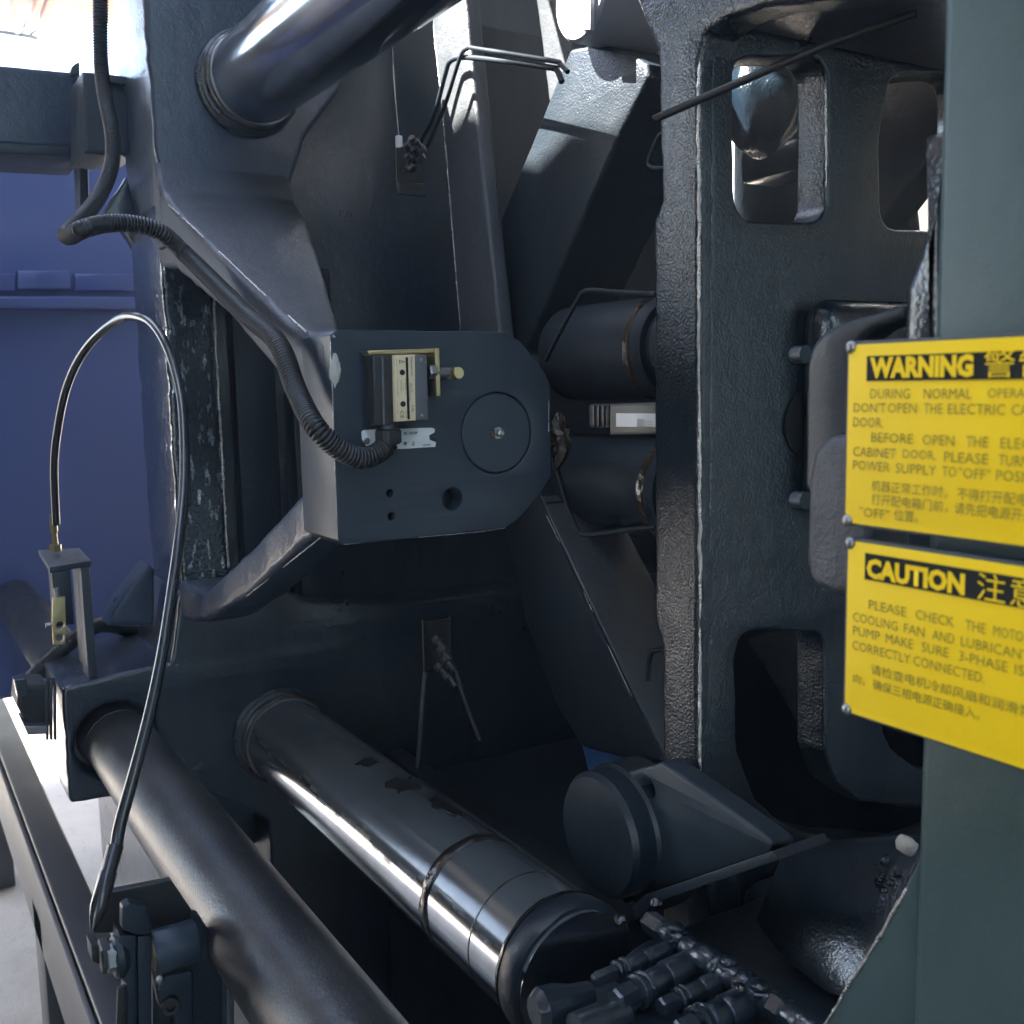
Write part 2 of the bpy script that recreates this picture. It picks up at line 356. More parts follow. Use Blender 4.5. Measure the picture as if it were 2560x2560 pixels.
def text(body, org, axis, height, width, mat, parent, name='lettering', bold=0.0, rot=0.0, lift=0.0004):
    """body set with its lower-left corner at org on the plane, scaled to height x width"""
    cu = bpy.data.curves.new('tmp', 'FONT'); cu.body = body; cu.size = 1.0; cu.offset = bold; cu.resolution_u = 2
    t = bpy.data.objects.new('tmp', cu); COL.objects.link(t)
    dg = bpy.context.evaluated_depsgraph_get(); me = bpy.data.meshes.new_from_object(t.evaluated_get(dg))
    bpy.data.objects.remove(t); bpy.data.curves.remove(cu)
    if not me.vertices: return None
    xs = [v.co.x for v in me.vertices]; ys = [v.co.y for v in me.vertices]
    w = max(xs)-min(xs); h = max(ys)-min(ys)
    S = Matrix.Diagonal((width/w, height/h, 1, 1)) @ Matrix.Translation((-min(xs), -min(ys), 0))
    n = {'X': Vector((1, 0, 0)), 'Y': Vector((0, -1, 0))}[axis]
    me.transform(Matrix.Translation(Vector(org)+n*lift) @ FR[axis] @ Matrix.Rotation(rot, 4, 'Z') @ S)
    me.materials.clear(); me.materials.append(M[mat]); me.name = name
    return place(bpy.data.objects.new(name, me), parent)

# ================================================================== SETTING
def sheet(name, lo, hi, z, mat, kind, axis='Z'):
    bm = bmesh.new(); vs = [bm.verts.new(p) for p in ((lo[0], lo[1], z), (hi[0], lo[1], z), (hi[0], hi[1], z), (lo[0], hi[1], z))]
    bm.faces.new(vs); o = obj_bm(name, bm, mat); o['kind'] = kind; return o
sheet('ground', (-16, -16), (16, 16), 0.0, 'concrete', 'structure')

# shed roofs: unseen near half and gap shaped to let sun onto the toggle top, the far eave shows at top left
ROOF_Z, ROOF_Y, ROOF_X = 2.79, -0.43, -4.85
def roof(name, ya, yb, label, rafters, xa=None):
    t = thing(name, (-1, (ya+yb)/2, ROOF_Z), label, 'roof'); bm = bmesh.new(); n = 240; rows = []; xa = ROOF_X if xa is None else xa
    for i in range(n+1):
        if ROOF_X + 8.85*i/n < xa: continue
        x = ROOF_X + 8.85*i/n; z = ROOF_Z + 0.35*i/n + 0.012*math.sin(i*PI/2)
        rows.append([bm.verts.new((x, ya, z)), bm.verts.new((x, yb, z))])
    for A, B in zip(rows, rows[1:]): bm.faces.new((A[0], A[1], B[1], B[0]))
    obj_bm('roof_sheet', bm, 'roof', t, 80)
    for y in rafters:
        hull('rafter', [(x, y+dy, ROOF_Z+dz+0.35*(x-ROOF_X)/8.85) for x in (xa+0.02, 4.0) for dy in (0, 0.022) for dz in (-0.016, -0.05)], 'redpurlin', t, 0.003, 1)
    return t
roof('shed_roof', 0.22, 6.0, 'cream corrugated shed roof with red rafters in the top left corner', (0.62, 0.70, 0.735, 0.94, 1.2, 2.0, 3.0, 4.0, 5.0))
nr = roof('near_shed_roof', -8.0, ROOF_Y, 'near half of the corrugated shed roof above the photographer', (-0.6, -1.6, -2.6, -3.6, -4.6, -5.6, -6.6), -4.7)
del nr['category'], nr['label']; nr['kind'] = 'structure'
# cream wall of the neighbouring building, glimpsed through the window of the casting
w = box('building_wall', (-7.5, 5.0, 0), (3.5, 5.2, 3.6), 'wall', None, 0.01)
tag(w, 'cream building wall glimpsed through the gap beside the right pillar', 'wall')
nb = box('neighbouring_machine', (-2.2, -2.4, 0), (0.35, -1.25, 2.0), 'cast', None, 0.02); nb['kind'] = 'structure'  # added out of view to cut light from the open side
w2 = box('shed_end_wall', (2.6, -2.2, 0), (2.75, 5.0, 3.3), 'tealwall', None, 0.01); w2['kind'] = 'structure'  # added behind the viewer to cut light and tint it blue-green
# bare twig in the white sky
tw = thing('bare_branch', PD(0, 77, 3.2), 'bare forked twig against the white sky', 'branch')
def twig(name, pts, r): tube(name, [PD(u, v, 3.2+0.05*i) for i, (u, v) in enumerate(pts)], r, 'bark', tw, 4, 6)
twig('stem', [(-60, 66), (0, 79), (45, 86), (70, 90), (90, 95)], 0.0070)
twig('shoot', [(52, 87), (57, 74), (60, 62), (66, 51)], 0.0052)
twig('shoot', [(60, 64), (58, 57), (56, 50)], 0.0036)
twig('shoot', [(70, 90), (80, 83), (90, 76)], 0.0044)
twig('shoot', [(45, 86), (30, 74), (10, 61), (-40, 40)], 0.0020)

# blue machine cabinet at the left
bp_ = thing('blue_cabinet', V(-2.3, 0, -1.25), 'glossy blue machine cabinet filling the left edge behind the grey platen', 'cabinet')
slab('panel', [V(-2.3, -0.6, -0.63), V(-2.3, 0.62, -0.63), V(-2.3, 0.62, 0.54), V(-2.3, -0.6, 0.54)], 'X', -2.3, 0.9, 'bluepanel', bp_, bevel=0.02)
slab('ledge', pxl([(-300, 740), (345, 742), (345, 772), (-300, 768)], 'X', -2.25), 'X', -2.25, 0.048, 'bluepanel', bp_, bevel=0.006)
slab('hinge', pxl([(44, 676), (178, 676), (178, 723), (44, 723)], 'X', -2.27), 'X', -2.27, 0.028, 'bluepanel', bp_, bevel=0.004)
slab('rail', pxl([(186, 684), (345, 684), (345, 728), (186, 728)], 'X', -2.28), 'X', -2.28, 0.018, 'bluepanel', bp_, bevel=0.004)
slab('rail', pxl([(-200, 684), (40, 684), (40, 728), (-200, 728)], 'X', -2.28), 'X', -2.28, 0.018, 'bluepanel', bp_, bevel=0.004)

# guard cross beam above the cabinet
gb = thing('guard_beam', V(-1.62, 0.1, 0.1), 'dark grey textured cross beam under the bright sky at top left', 'beam')
slab('beam', pxl([(-400, 126), (196, 181), (206, 372), (-400, 330)], 'X', -1.56), 'X', -1.56, 0.12, 'platen', gb, bevel=0.004, wob=0.0008)
slab('bottom_flange', pxl([(-400, 334), (210, 368), (212, 394), (-400, 360)], 'X', -1.54), 'X', -1.54, 0.14, 'flat', gb, bevel=0.003)
slab('post', pxl([(196, 372), (220, 374), (224, 520), (200, 520)], 'X', -1.55), 'X', -1.55, 0.04, 'flat', gb, bevel=0.003)
slab('lifting_ear', pxl([(176, 183), (180, 166), (190, 157), (199, 155), (200, 190), (176, 190)], 'X', -1.555), 'X', -1.555, 0.02, 'flat', gb, bevel=0.002)

# ================================================================== MOVING PLATEN (left casting)
XF, XB, YS = -1.27, -1.43, 0.308
mp = thing('moving_platen', V(XF, YS, -0.6), 'dark cast platen with sloped arms at left, carrying the plate with the limit switch', 'platen')
# back web
slab('web', yz(0, [(YS+0.007, -0.62), (1.25, -0.62), (1.25, 0.50), (YS+0.007, 0.50)]), 'X', -1.335, 0.095, 'cast', mp, bevel=0.004)
box('web_upper', V(-1.425, 0.63, 0.498), V(-1.34, 1.25, 0.77), 'cast', mp, 0.004)
# upper corner boss round the upper tie bar
ub = [(YS-0.001, 0.50), (YS-0.003, 0.435), (YS, 0.27), (0.312, 0.205), (0.36, 0.185), (0.469, 0.19), (0.466, 0.235), (0.49, 0.30), (0.540, 0.365), (0.55, 0.42), (0.55, 0.50)]
slab('corner_boss', yz(0, ub), 'X', XF, 0.16, 'platen', mp, bevel=0.008, rad=0.012, wob=0.0022, res=3)
# left post with rough front
slab('post', yz(0, [(YS, 0.215), (0.362, 0.215), (0.366, -0.06), (0.368, -0.22), (0.366, -0.26), (YS, -0.26)]), 'X', XF-0.004, 0.155, 'sparkle', mp, bevel=0.006, rad=0.006, wob=0.0022, res=3, seed=4)
# lower boss and foot block with the guide hole
TUBE_Y, TUBE_Z, TUBE_R = 0.226, -0.423, 0.040
foot = [(0.165, -0.343), (0.29, -0.332), (0.305, -0.25), (0.40, -0.235), (0.47, -0.28), (0.60, -0.30), (1.2, -0.31), (1.2, -0.89), (0.40, -0.89), (0.40, -0.56), (0.30, -0.49), (0.245, -0.488), (0.163, -0.482)]
slab('foot_block', yz(0, foot), 'X', XF+0.002, 0.20, 'cast', mp, holes=[circ(V(XF, TUBE_Y-0.006, TUBE_Z+0.006), TUBE_R*1.16, 'X', 40)], bevel=0.005, rad=0.008, wob=0.0012, res=3, seed=9)
slab('foot_top', pxl([(140, 1722), (150, 1690), (360, 1560), (470, 1560), (470, 1660), (400, 1690)], 'Z', -0.325), 'Z', ZC-0.325, 0.02, 'dusty', mp, bevel=0.004, wob=0.001) if False else None
lathe('bushing', V(-1.34, TUBE_Y-0.006, TUBE_Z+0.006), (1, 0, 0), [(0, TUBE_R*1.15), (0.03, TUBE_R*1.15), (0.03, TUBE_R*1.02), (0.0, TUBE_R*1.02)], 'tan', mp, 48, 40)
box('inner_rib', V(-1.34, 0.47, -0.35), V(-1.30, 0.53, 0.15), 'flat', mp, 0.006)
box('inner_rib', V(-1.34, 0.40, -0.24), V(-1.315, 0.455, 0.17), 'flat', mp, 0.006)
# side clamp lug
slab('side_lug', pxl([(208, 178), (262, 182), (338, 192), (344, 384), (268, 388), (210, 382)], 'X', -1.40), 'X', -1.40, 0.10, 'flat', mp, bevel=0.004, wob=0.0008)
slab('side_lug_cap', pxl([(262, 184), (336, 194), (338, 214), (262, 205)], 'X', -1.385), 'X', -1.385, 0.014, 'flat', mp, bevel=0.003)
slab('gusset', pxl([(318, 440), (348, 560), (352, 640), (300, 556), (248, 552)], 'X', -1.41), 'X', -1.41, 0.03, 'cast', mp, bevel=0.004, wob=0.001)
slab('gusset', pxl([(372, 1408), (386, 1425), (386, 1565), (272, 1565), (284, 1530), (330, 1462)], 'X', -1.33), 'X', -1.33, 0.05, 'platen', mp, bevel=0.006, wob=0.001)
# upper arm: sloped slab from the boss to the lug
def arm(name, top, bot, yl, mat, bevel=0.007):
    """top/bot: lists of (X,z) at the -Y side; yl: far y at each"""
    bm = bmesh.new(); n = len(top); A, B, C_, D = [], [], [], []
    K = []
    for i in range(n-1):
        for k in range(10): K.append((i, k/10))
    K.append((n-2, 1.0))
    rings = []
    for i, t in K:
        tp = Vector(top[i]).lerp(Vector(top[i+1]), t); bt = Vector(bot[i]).lerp(Vector(bot[i+1]), t); y1 = yl[i]*(1-t)+yl[i+1]*t
        rings.append([bm.verts.new(V(tp.x, YS-0.003, tp.y)), bm.verts.new(V(tp.x, y1, tp.y)), bm.verts.new(V(bt.x, y1, bt.y)), bm.verts.new(V(bt.x, YS-0.003, bt.y))])
    for P, Q in zip(rings, rings[1:]):
        for k in range(4): bm.faces.new((P[k], P[(k+1) % 4], Q[(k+1) % 4], Q[k]))
    bm.faces.new(rings[0]); bm.faces.new(rings[-1])
    es = [e for e in bm.edges if any(e.verts[0] in (r[0], r[1], r[3]) and e.verts[1] in (s[0], s[1], s[3]) for r, s in zip(rings, rings[1:]) if e.verts[0] in r and e.verts[1] in s)]
    for r in rings:
        for v in r:
            nv = noise.noise_vector(v.co*40); v.co += nv*0.0018
    bmesh.ops.recalc_face_normals(bm, faces=bm.faces)
    lo = [e for e in bm.edges if e.is_manifold and e.calc_face_angle(0) > 0.9]
    bmesh.ops.bevel(bm, geom=lo, offset=bevel, segments=3, affect='EDGES', profile=0.5)
    return obj_bm(name, bm, mat, mp, 50)
arm('upper_arm', [(-1.275, 0.262), (-1.245, 0.222), (-1.20, 0.196), (-1.02, 0.122), (-0.835, 0.047), (-0.765, 0.034)],
    [(-1.275, 0.14), (-1.245, 0.135), (-1.20, 0.128), (-1.02, 0.070), (-0.835, -0.01), (-0.765, -0.02)],
    [0.468, 0.466, 0.460, 0.405, 0.345, 0.338], 'dusty')
arm('lower_arm', [(-1.275, -0.235), (-1.16, -0.230), (-1.00, -0.165), (-0.835, -0.092), (-0.77, -0.07)],
    [(-1.275, -0.285), (-1.16, -0.264), (-1.00, -0.208), (-0.835, -0.134), (-0.77, -0.112)], [0.37, 0.36, 0.352, 0.346, 0.342], 'platen')
# lug plate facing the camera, with the pin bore
XP = -0.755
lugpx = [(826, 836), (842, 824), (1262, 830), (1300, 853), (1362, 930), (1376, 962), (1378, 1188), (1352, 1232), (1292, 1302), (1262, 1320), (858, 1364), (846, 1352)]
PIN = PX(1243.5, 1082.5, XP); PR = 0.0345
hole_small = PX(1132, 1247, XP)
slab('lug_plate', pxl(lugpx, 'X', XP), 'X', XP, 0.076, 'smooth', mp, holes=[circ(PIN, PR, 'X', 64), circ(hole_small, 0.0092, 'X', 28), circ(PX(975.5, 1233, XP), 0.0030, 'X', 14), circ(PX(978.6, 1290.7, XP), 0.0030, 'X', 14)],
     bevel=0.0012, rad=[0.004]*2+[0.008, 0.01, 0.012, 0.008, 0.008, 0.012, 0.012, 0.008, 0.003, 0.003], wob=0.0003)
box('lug_backing', (XP-0.074, hole_small.y-0.02, hole_small.z-0.018), (XP-0.018, hole_small.y+0.02, hole_small.z+0.018), 'flat', mp, 0.001)
tag(lump('paint_chip', PX(838, 925, XP+0.0005), (0.0016, 0.0042, 0.0105), 'putty', mp, 0.5, 3, 2.3, 3), 'pale patch of chipped filler at the plate edge')
# pin in the bore, with grease nipple
pn = thing('toggle_pin', PIN, 'round pin end with a small grease nipple, flush in the switch plate', 'pin')
lathe('pin_body', PIN+Vector((-0.075, 0, 0)), (1, 0, 0), [(0, PR-0.0011), (0.0735, PR-0.0011), (0.0744, PR-0.0020)], 'smooth', pn, 64, 40)
lathe('grease_nipple', PIN+Vector((-0.001, 0.001, 0)), (1, 0, 0), [(0, 0.0052), (0.0015, 0.0050), (0.0016, 0.003), (0.004, 0.0026), (0.006, 0.0034), (0.0075, 0.0018)], 'steel', pn, 16, 40)
lump('rust_spot', PIN+Vector((0.0, -0.0045, 0)), (0.0008, 0.0028, 0.0036), 'brown_grease', pn, 0.4, 2, 2, 1)

# ================================================================== TIE BARS
def tie_bar(y, z, r, x0, x1, label, rings, name='tie_bar'):
    t = thing(name, V(x0, y, z-r), label, 'tie bar', 'polished tie bars of the clamp')
    lathe('bar', V(x0, y, z), (1, 0, 0), [(0, r), (x1-x0, r)], 'chrome', t, 72, 40)
    for k, (dx, dr, w) in enumerate(((0.0, 0.010, 0.010), (0.010, 0.006, 0.007), (0.017, 0.008, 0.006), (0.023, 0.005, 0.008), (0.031, 0.002, 0.008))):
        lathe('collar_ring', V(XF+dx-0.004, y, z), (1, 0, 0), [(0, r+0.0008), (0.0015, r+dr*0.8), (w*0.5, r+dr), (w-0.0015, r+dr*0.8), (w, r+0.0008)], ('cast_rough', 'grease', 'cast_rough', 'brown_grease', 'steel')[k], t, 48, 60, 0.0012)
    for x, w, dr, m, j in rings:
        lathe('groove_ring', V(x, y, z), (1, 0, 0), [(0, r+0.0002), (0.0008, r+dr), (w-0.0008, r+dr), (w, r+0.0002)], m, t, 72, 60, j)
    return t
BY, BZL, BZU, BR = 0.42, -0.449, 0.357, 0.0525
tie_bar(BY, BZL, BR, -1.40, -0.60, 'polished steel tie bar running diagonally across the lower middle, with black grease rings',
        [(-0.762, 0.013, 0.0012, 'grease', 0.0014), (-0.678, 0.0018, 0.0004, 'grease', 0.0001)])
tie_bar(BY, BZU, BR, -1.40, -0.30, 'polished steel tie bar at the top, leaving the platen corner toward the upper edge', [])

lower_bar = bpy.data.objects['tie_bar']
for k, (u, v, a, b) in enumerate(((1012, 1962, 0.020, 0.014), (1108, 2014, 0.028, 0.010), (920, 1905, 0.010, 0.012), (1245, 2088, 0.016, 0.010))):
    d = ray(u, v); A_ = d.y**2+d.z**2; B_ = -2*(d.y*BY+d.z*BZL); C_ = BY**2+BZL**2-BR**2; D_ = max(B_*B_-4*A_*C_, 0)
    p = EYE + d*((-B_-math.sqrt(D_))/(2*A_)); n_ = (p-V(p.x, BY, BZL)).normalized(); t_ = Vector((1, 0, 0)); b3 = n_.cross(t_)
    bm = bmesh.new(); bmesh.ops.create_icosphere(bm, subdivisions=3, radius=1)
    for w_ in bm.verts:
        q = w_.co; f = 1 + 0.6*noise.noise(q*1.7+Vector((k, 0, 0)))
        ang = q.y*b*f/BR
        w_.co = V(p.x, BY, BZL) + t_*(q.x*a*f) + (n_*math.cos(ang)+b3*math.sin(ang))*(BR+0.0008*q.z)
    obj_bm('grease_smear', bm, 'grease', lower_bar, 80)
# guide tube through the foot block
gt = thing('guide_tube', V(-2.35, TUBE_Y, TUBE_Z-TUBE_R), 'dull brown steel guide tube running through the platen foot block at lower left', 'tube')
lathe('tube_wall', V(-2.35, TUBE_Y, TUBE_Z), (1, 0, 0), [(0, TUBE_R*0.97), (0.004, TUBE_R), (1.075, TUBE_R), (1.0755, TUBE_R-0.0008), (2.2, TUBE_R-0.0008)], 'tube', gt, 64, 40)

# machine bed beam at lower left
bb = thing('bed_beam', V(-1.5, 0.19, -0.95), 'long grey brown bed beam crossing the lower left corner above the concrete', 'beam')
hull('beam', [V(x, y, z) for x in (-3.2, -0.45) for y, z in ((0.169, -0.722), (0.218, -0.720), (0.224, -0.80), (0.175, -0.80))], 'beam', bb, 0.004, 3)
hull('side_panel', [V(x, y, z) for x in (-3.2, -0.45) for y, z in ((0.160, -0.728), (0.1675, -0.728), (0.1675, -0.86), (0.160, -0.86))], 'pale', bb, 0.003, 2)  # thin paler sheet paints in the beam's lit outer side
for x in (-2.9, -1.75): box('foot', V(x, 0.16, -1.25), V(x+0.10, 0.222, -0.801), 'beam', bb, 0.004)
# dark bed under the toggle
bed = thing('machine_bed', V(-0.9, 0.8, -1.25), 'dark machine bed under the toggle links and lower tie bar', 'machine bed')
box('bed_box', V(-1.95, 0.335, -1.25), V(0.6, 1.5, -0.90), 'cast', bed, 0.01)
box('side_wall', V(-1.262, 0.56, -0.898), V(-0.72, 0.59, -0.50), 'matte', bed, 0.004)
box('front_wall', V(-1.95, 0.30, -1.25), V(0.6, 0.334, -0.56), 'cast', bed, 0.004)
box('inner_ledge', V(-1.26, 0.62, -0.898), V(-0.9, 1.3, -0.54), 'matte', bed, 0.01)
box('far_frame', V(-1.33, 1.26, -0.898), V(-1.02, 1.34, 1.1), 'cast', bed, 0.01)
box('top_cover', V(-1.33, 0.43, 0.78), V(-0.30, 1.34, 0.80), 'cast', bed, 0.004)  # unseen plate added overhead to keep sun off the interior
box('far_skirt', V(-1.02, 1.27, -0.898), V(0.6, 1.33, 0.14), 'cast', bed, 0.01)  # far-side panel added to stop sunlight bouncing in from behind
slab('rear_bracket', pxl([(2120, 60), (2420, 60), (2420, 330), (2312, 408), (2216, 536), (2150, 640), (2120, 640)], 'Y', 1.0), 'Y', 1.0, 0.05, 'cast', bed, bevel=0.004)  # dark sheet added to give the upper window its black shade
tube('loose_cable', [PY(2250, 440, 1.05), PY(2268, 480, 1.05), PY(2280, 560, 1.05), PY(2284, 640, 1.05)], 0.008, 'black', bed, 6, 10)

# ================================================================== TOGGLE LINKS
def link(label, px, y, thick, mat='cast', rad=0.006, wob=0.0010, bevel=0.005, seed=0.0):
    L = pxl(px, 'Y', y); c = sum(L, Vector())/len(L)
    o = slab('toggle_link', L, 'Y', y, thick, mat, None, bevel=bevel, rad=rad, wob=wob, res=2, seed=seed)
    return tag(o, label, 'link', 'toggle links of the clamp')
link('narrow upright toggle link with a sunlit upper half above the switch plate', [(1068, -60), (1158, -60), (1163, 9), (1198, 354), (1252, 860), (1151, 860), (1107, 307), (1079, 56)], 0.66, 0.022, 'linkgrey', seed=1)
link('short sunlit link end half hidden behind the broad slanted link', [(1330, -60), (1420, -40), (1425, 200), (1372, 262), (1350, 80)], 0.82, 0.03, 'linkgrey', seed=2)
link('broad slanted toggle link rising from the switch plate to the silver pin', [(1424, 122), (1470, 112), (1560, 122), (1618, 160), (1622, 190), (1545, 345), (1432, 600), (1310, 880), (1120, 890), (1262, 520), (1366, 265)], 0.705, 0.11, 'linkdark', seed=3)
link('broad slanted toggle link descending from the switch plate to the lower knuckle', [(1235, 1200), (1330, 1200), (1425, 1418), (1580, 1750), (1672, 1915), (1590, 1908), (1454, 1868), (1392, 1767), (1314, 1560)], 0.66, 0.10, 'matte', seed=5)
l3 = bpy.data.objects['toggle_link.003']
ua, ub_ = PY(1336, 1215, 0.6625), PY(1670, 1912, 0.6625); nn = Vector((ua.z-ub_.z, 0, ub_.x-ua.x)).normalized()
hull('lit_upper_face', [p + nn*d + Vector((0, y, 0)) for p in (ua, ub_) for d in (-0.002, 0.0025) for y in (0, 0.095)], 'linkgrey', l3, 0.001)  # lighter strip paints in the light on the link's top face
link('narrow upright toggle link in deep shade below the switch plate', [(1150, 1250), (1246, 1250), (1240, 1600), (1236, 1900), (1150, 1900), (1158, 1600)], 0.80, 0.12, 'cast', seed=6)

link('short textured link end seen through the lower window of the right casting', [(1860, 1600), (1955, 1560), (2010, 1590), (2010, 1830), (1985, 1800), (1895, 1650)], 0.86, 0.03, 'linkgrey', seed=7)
# top knuckle with silver pin end and keeper bar
tk = thing('knuckle_pin', PY(1440, 118, 0.67), 'silver pin end with a white keeper bar at the top edge', 'pin')
pc = PY(1445, -8, 0.67)
lathe('pin_end', pc + Vector((0, 0.0999, 0)), (0, -1, 0), [(0, 0.044), (0.096, 0.044), (0.0995, 0.041), (0.1, 0.0)], 'silver', tk, 48, 40)
slab('keeper_bar', pxl([(1442, -80), (1475, -80), (1475, 74), (1443, 76)], 'Y', 0.662), 'Y', 0.662, 0.006, 'white', tk, bevel=0.001)
# crosshead cylinders behind the plate
def drum(label, u, v, x0, x1, y, r, ringx):
    c = PY(u, v, y); t = thing('crosshead_drum', Vector((x0, y, c.z-r)), label, 'drum', 'crosshead drums')
    lathe('drum_body', Vector((x0, y, c.z)), (1, 0, 0), [(0, r*0.96), (0.004, r), (x1-x0-0.006, r), (x1-x0, r*0.93)], 'matte', t, 48, 40)
    lathe('oil_ring', Vector((ringx, y, c.z)), (1, 0, 0), [(0, r*0.9), (0.002, r*1.03), (0.010, r*1.035), (0.014, r*0.9)], 'brown_grease', t, 48, 60, 0.0012)
    lathe('flange', Vector((x1-0.001, y, c.z)), (1, 0, 0), [(0, r*0.8), (0.05, r*0.8), (0.054, r*0.72)], 'matte', t, 40, 40)
drum('dark drum with a brown oil ring right of the switch plate corner', 1490, 880, -1.05, -0.86, 0.74, 0.056, -0.885)
drum('dark drum below the beige transducer box', 1490, 1200, -1.05, -0.84, 0.74, 0.056, -0.862)
g = lump('grease_clump', PX(1395, 1105, -0.78), (0.008, 0.012, 0.022), 'brown_grease', None, 0.6, 3, 2.5, 8); tag(g, 'brown grease clump on the right edge of the switch plate', 'grease')

# position transducer
tr = thing('position_transducer', PY(1550, 1088, 0.60), 'beige transducer box with a white label and black connector beside the casting', 'transducer')
slab('case', pxl([(1522, 1009), (1690, 1006), (1690, 1086), (1522, 1088)], 'Y', 0.60), 'Y', 0.60, 0.03, 'beige', tr, bevel=0.003)
slab('label_plate', pxl([(1540, 1033), (1690, 1034), (1690, 1068), (1540, 1067)], 'Y', 0.5992), 'Y', 0.5992, 0.0006, 'white', tr, bevel=0.0001)
o_ = PY(1594, 1066, 0.5985)
for k in range(3):
    text('PSI-350 0-10V', o_+Vector((0.0, 0, 0.0024*k+0.0005)), 'Y', 0.0016, 0.010, 'ink', tr)
    slab('rule', [o_+Vector((-0.001, 0, 0.0024*k)), o_+Vector((0.02, 0, 0.0024*k)), o_+Vector((0.02, 0, 0.0024*k+0.0002)), o_+Vector((-0.001, 0, 0.0024*k+0.0002))], 'Y', 0.5984, 0.0004, 'ink', tr, bevel=0)
box('connector', PY(1470, 1070, 0.604), PY(1521, 1010, 0.604)+Vector((0, 0.02, 0)), 'plastic', tr, 0.003)
for u in (1480, 1492, 1504): box('grip_rib', PY(u, 1066, 0.602), PY(u+5, 1014, 0.602)+Vector((0, 0.01, 0)), 'plastic', tr, 0.0005)

# thin oil lines
def oil(label, px, y, r=0.0026, mat='matte'):
    o = tube('oil_line', pxl(px, 'Y', y), r, mat, None, 6, 8); return tag(o, label, 'oil line', 'thin rigid oil lines')
oil('thin oil line bent over the sunlit upright link, outer of the pair', [(1420, 180), (1400, 160), (1380, 152), (1200, 123), (1168, 121), (1148, 150), (1110, 270), (1062, 378)], 0.64)
oil('thin oil line bent over the sunlit upright link, inner of the pair', [(1405, 205), (1392, 175), (1370, 168), (1190, 145), (1130, 150), (1112, 190), (1085, 290), (1045, 370)], 0.645, 0.0032)
oil('thin oil line running down left of the upper drum', [(1640, 736), (1540, 731), (1466, 727), (1443, 752), (1405, 820), (1364, 900)], 0.62)
oil('thin oil line bent round the top of the lower slanted link', [(1392, 1170), (1412, 1240), (1440, 1318), (1471, 1337), (1560, 1326), (1640, 1318)], 0.63)
oil('thin oil line looping out at the left edge of the casting', [(1660, 330), (1645, 345), (1622, 400), (1630, 418), (1665, 420)], 0.62, 0.002)
oil('thin oil line at the foot of the lower slanted link', [(1618, 1700), (1625, 1640), (1640, 1625), (1675, 1622)], 0.60)
# lubrication distributor hanging in the dark
lb = thing('lube_distributor', PD(1003, 480, 1.12), 'small black lubrication distributor hanging on a thin line, with a white fitting', 'distributor')
tube('line', [PD(979, 100, 1.12), PD(985, 220, 1.12), PD(995, 338, 1.12)], 0.0013, 'cast', lb, 4, 6)
lathe('fitting', PD(997, 340, 1.12), (0, 0, -1), [(0, 0.0035), (0.001, 0.004), (0.012, 0.004), (0.013, 0.002), (0.020, 0.002)], 'white', lb, 6, 20)
box('body', PD(992, 470, 1.12), PD(1012, 372, 1.12)+Vector((0, 0.02, 0)), 'black', lb, 0.002)
for k, (u, v) in enumerate(((1025, 365), (1045, 372), (1030, 392), (1052, 398), (1032, 415), (1055, 380))):
    lathe('elbow', PD(u, v, 1.10), (0.3, -0.5, 0.4 if k % 2 else -0.3), [(0, 0.006), (0.006, 0.006), (0.007, 0.004), (0.016, 0.004)], 'plastic', lb, 8, 30)
box('end_block', PD(992, 488, 1.11), PD(1025, 455, 1.11)+Vector((0, 0.02, 0)), 'black', lb, 0.002)
lb2 = thing('lube_distributor', PD(1068, 1560, 1.15), 'small black lubrication distributor in the shade under the switch plate', 'distributor')
box('body', PD(1060, 1680, 1.15), PD(1084, 1550, 1.15)+Vector((0, 0.02, 0)), 'black', lb2, 0.002)
for k, (u, v) in enumerate(((1100, 1600), (1112, 1625), (1122, 1650), (1105, 1668), (1126, 1690))):
    lathe('elbow', PD(u-12, v-8, 1.13), (0.5, 0.3, -0.6), [(0, 0.006), (0.006, 0.006), (0.007, 0.004), (0.018, 0.004)], 'plastic', lb2, 8, 30)
tube('hose', [PD(1118, 1630, 1.13), PD(1140, 1680, 1.13), PD(1165, 1760, 1.13), PD(1200, 1850, 1.13)], 0.003, 'black', lb2, 5, 8)
tube('hose', [PD(1064, 1680, 1.13), PD(1058, 1750, 1.13), PD(1052, 1830, 1.13), PD(1045, 1920, 1.13)], 0.003, 'black', lb2, 5, 8)
bt = slab('blue_pad', pxl([(1446, 1840), (1610, 1860), (1610, 1970), (1478, 1965)], 'Y', 0.69), 'Y', 0.69, 0.05, 'blue', None, bevel=0.004, wob=0.002)
tag(bt, 'small bright blue painted block above the lower knuckle', 'block')

# ================================================================== REAR CASTING (right)
rc = thing('rear_platen', V(-0.62, 0.556, -0.6), 'large dark cast rear platen with rounded window openings at right', 'platen')
XR, YR = -0.62, 0.556
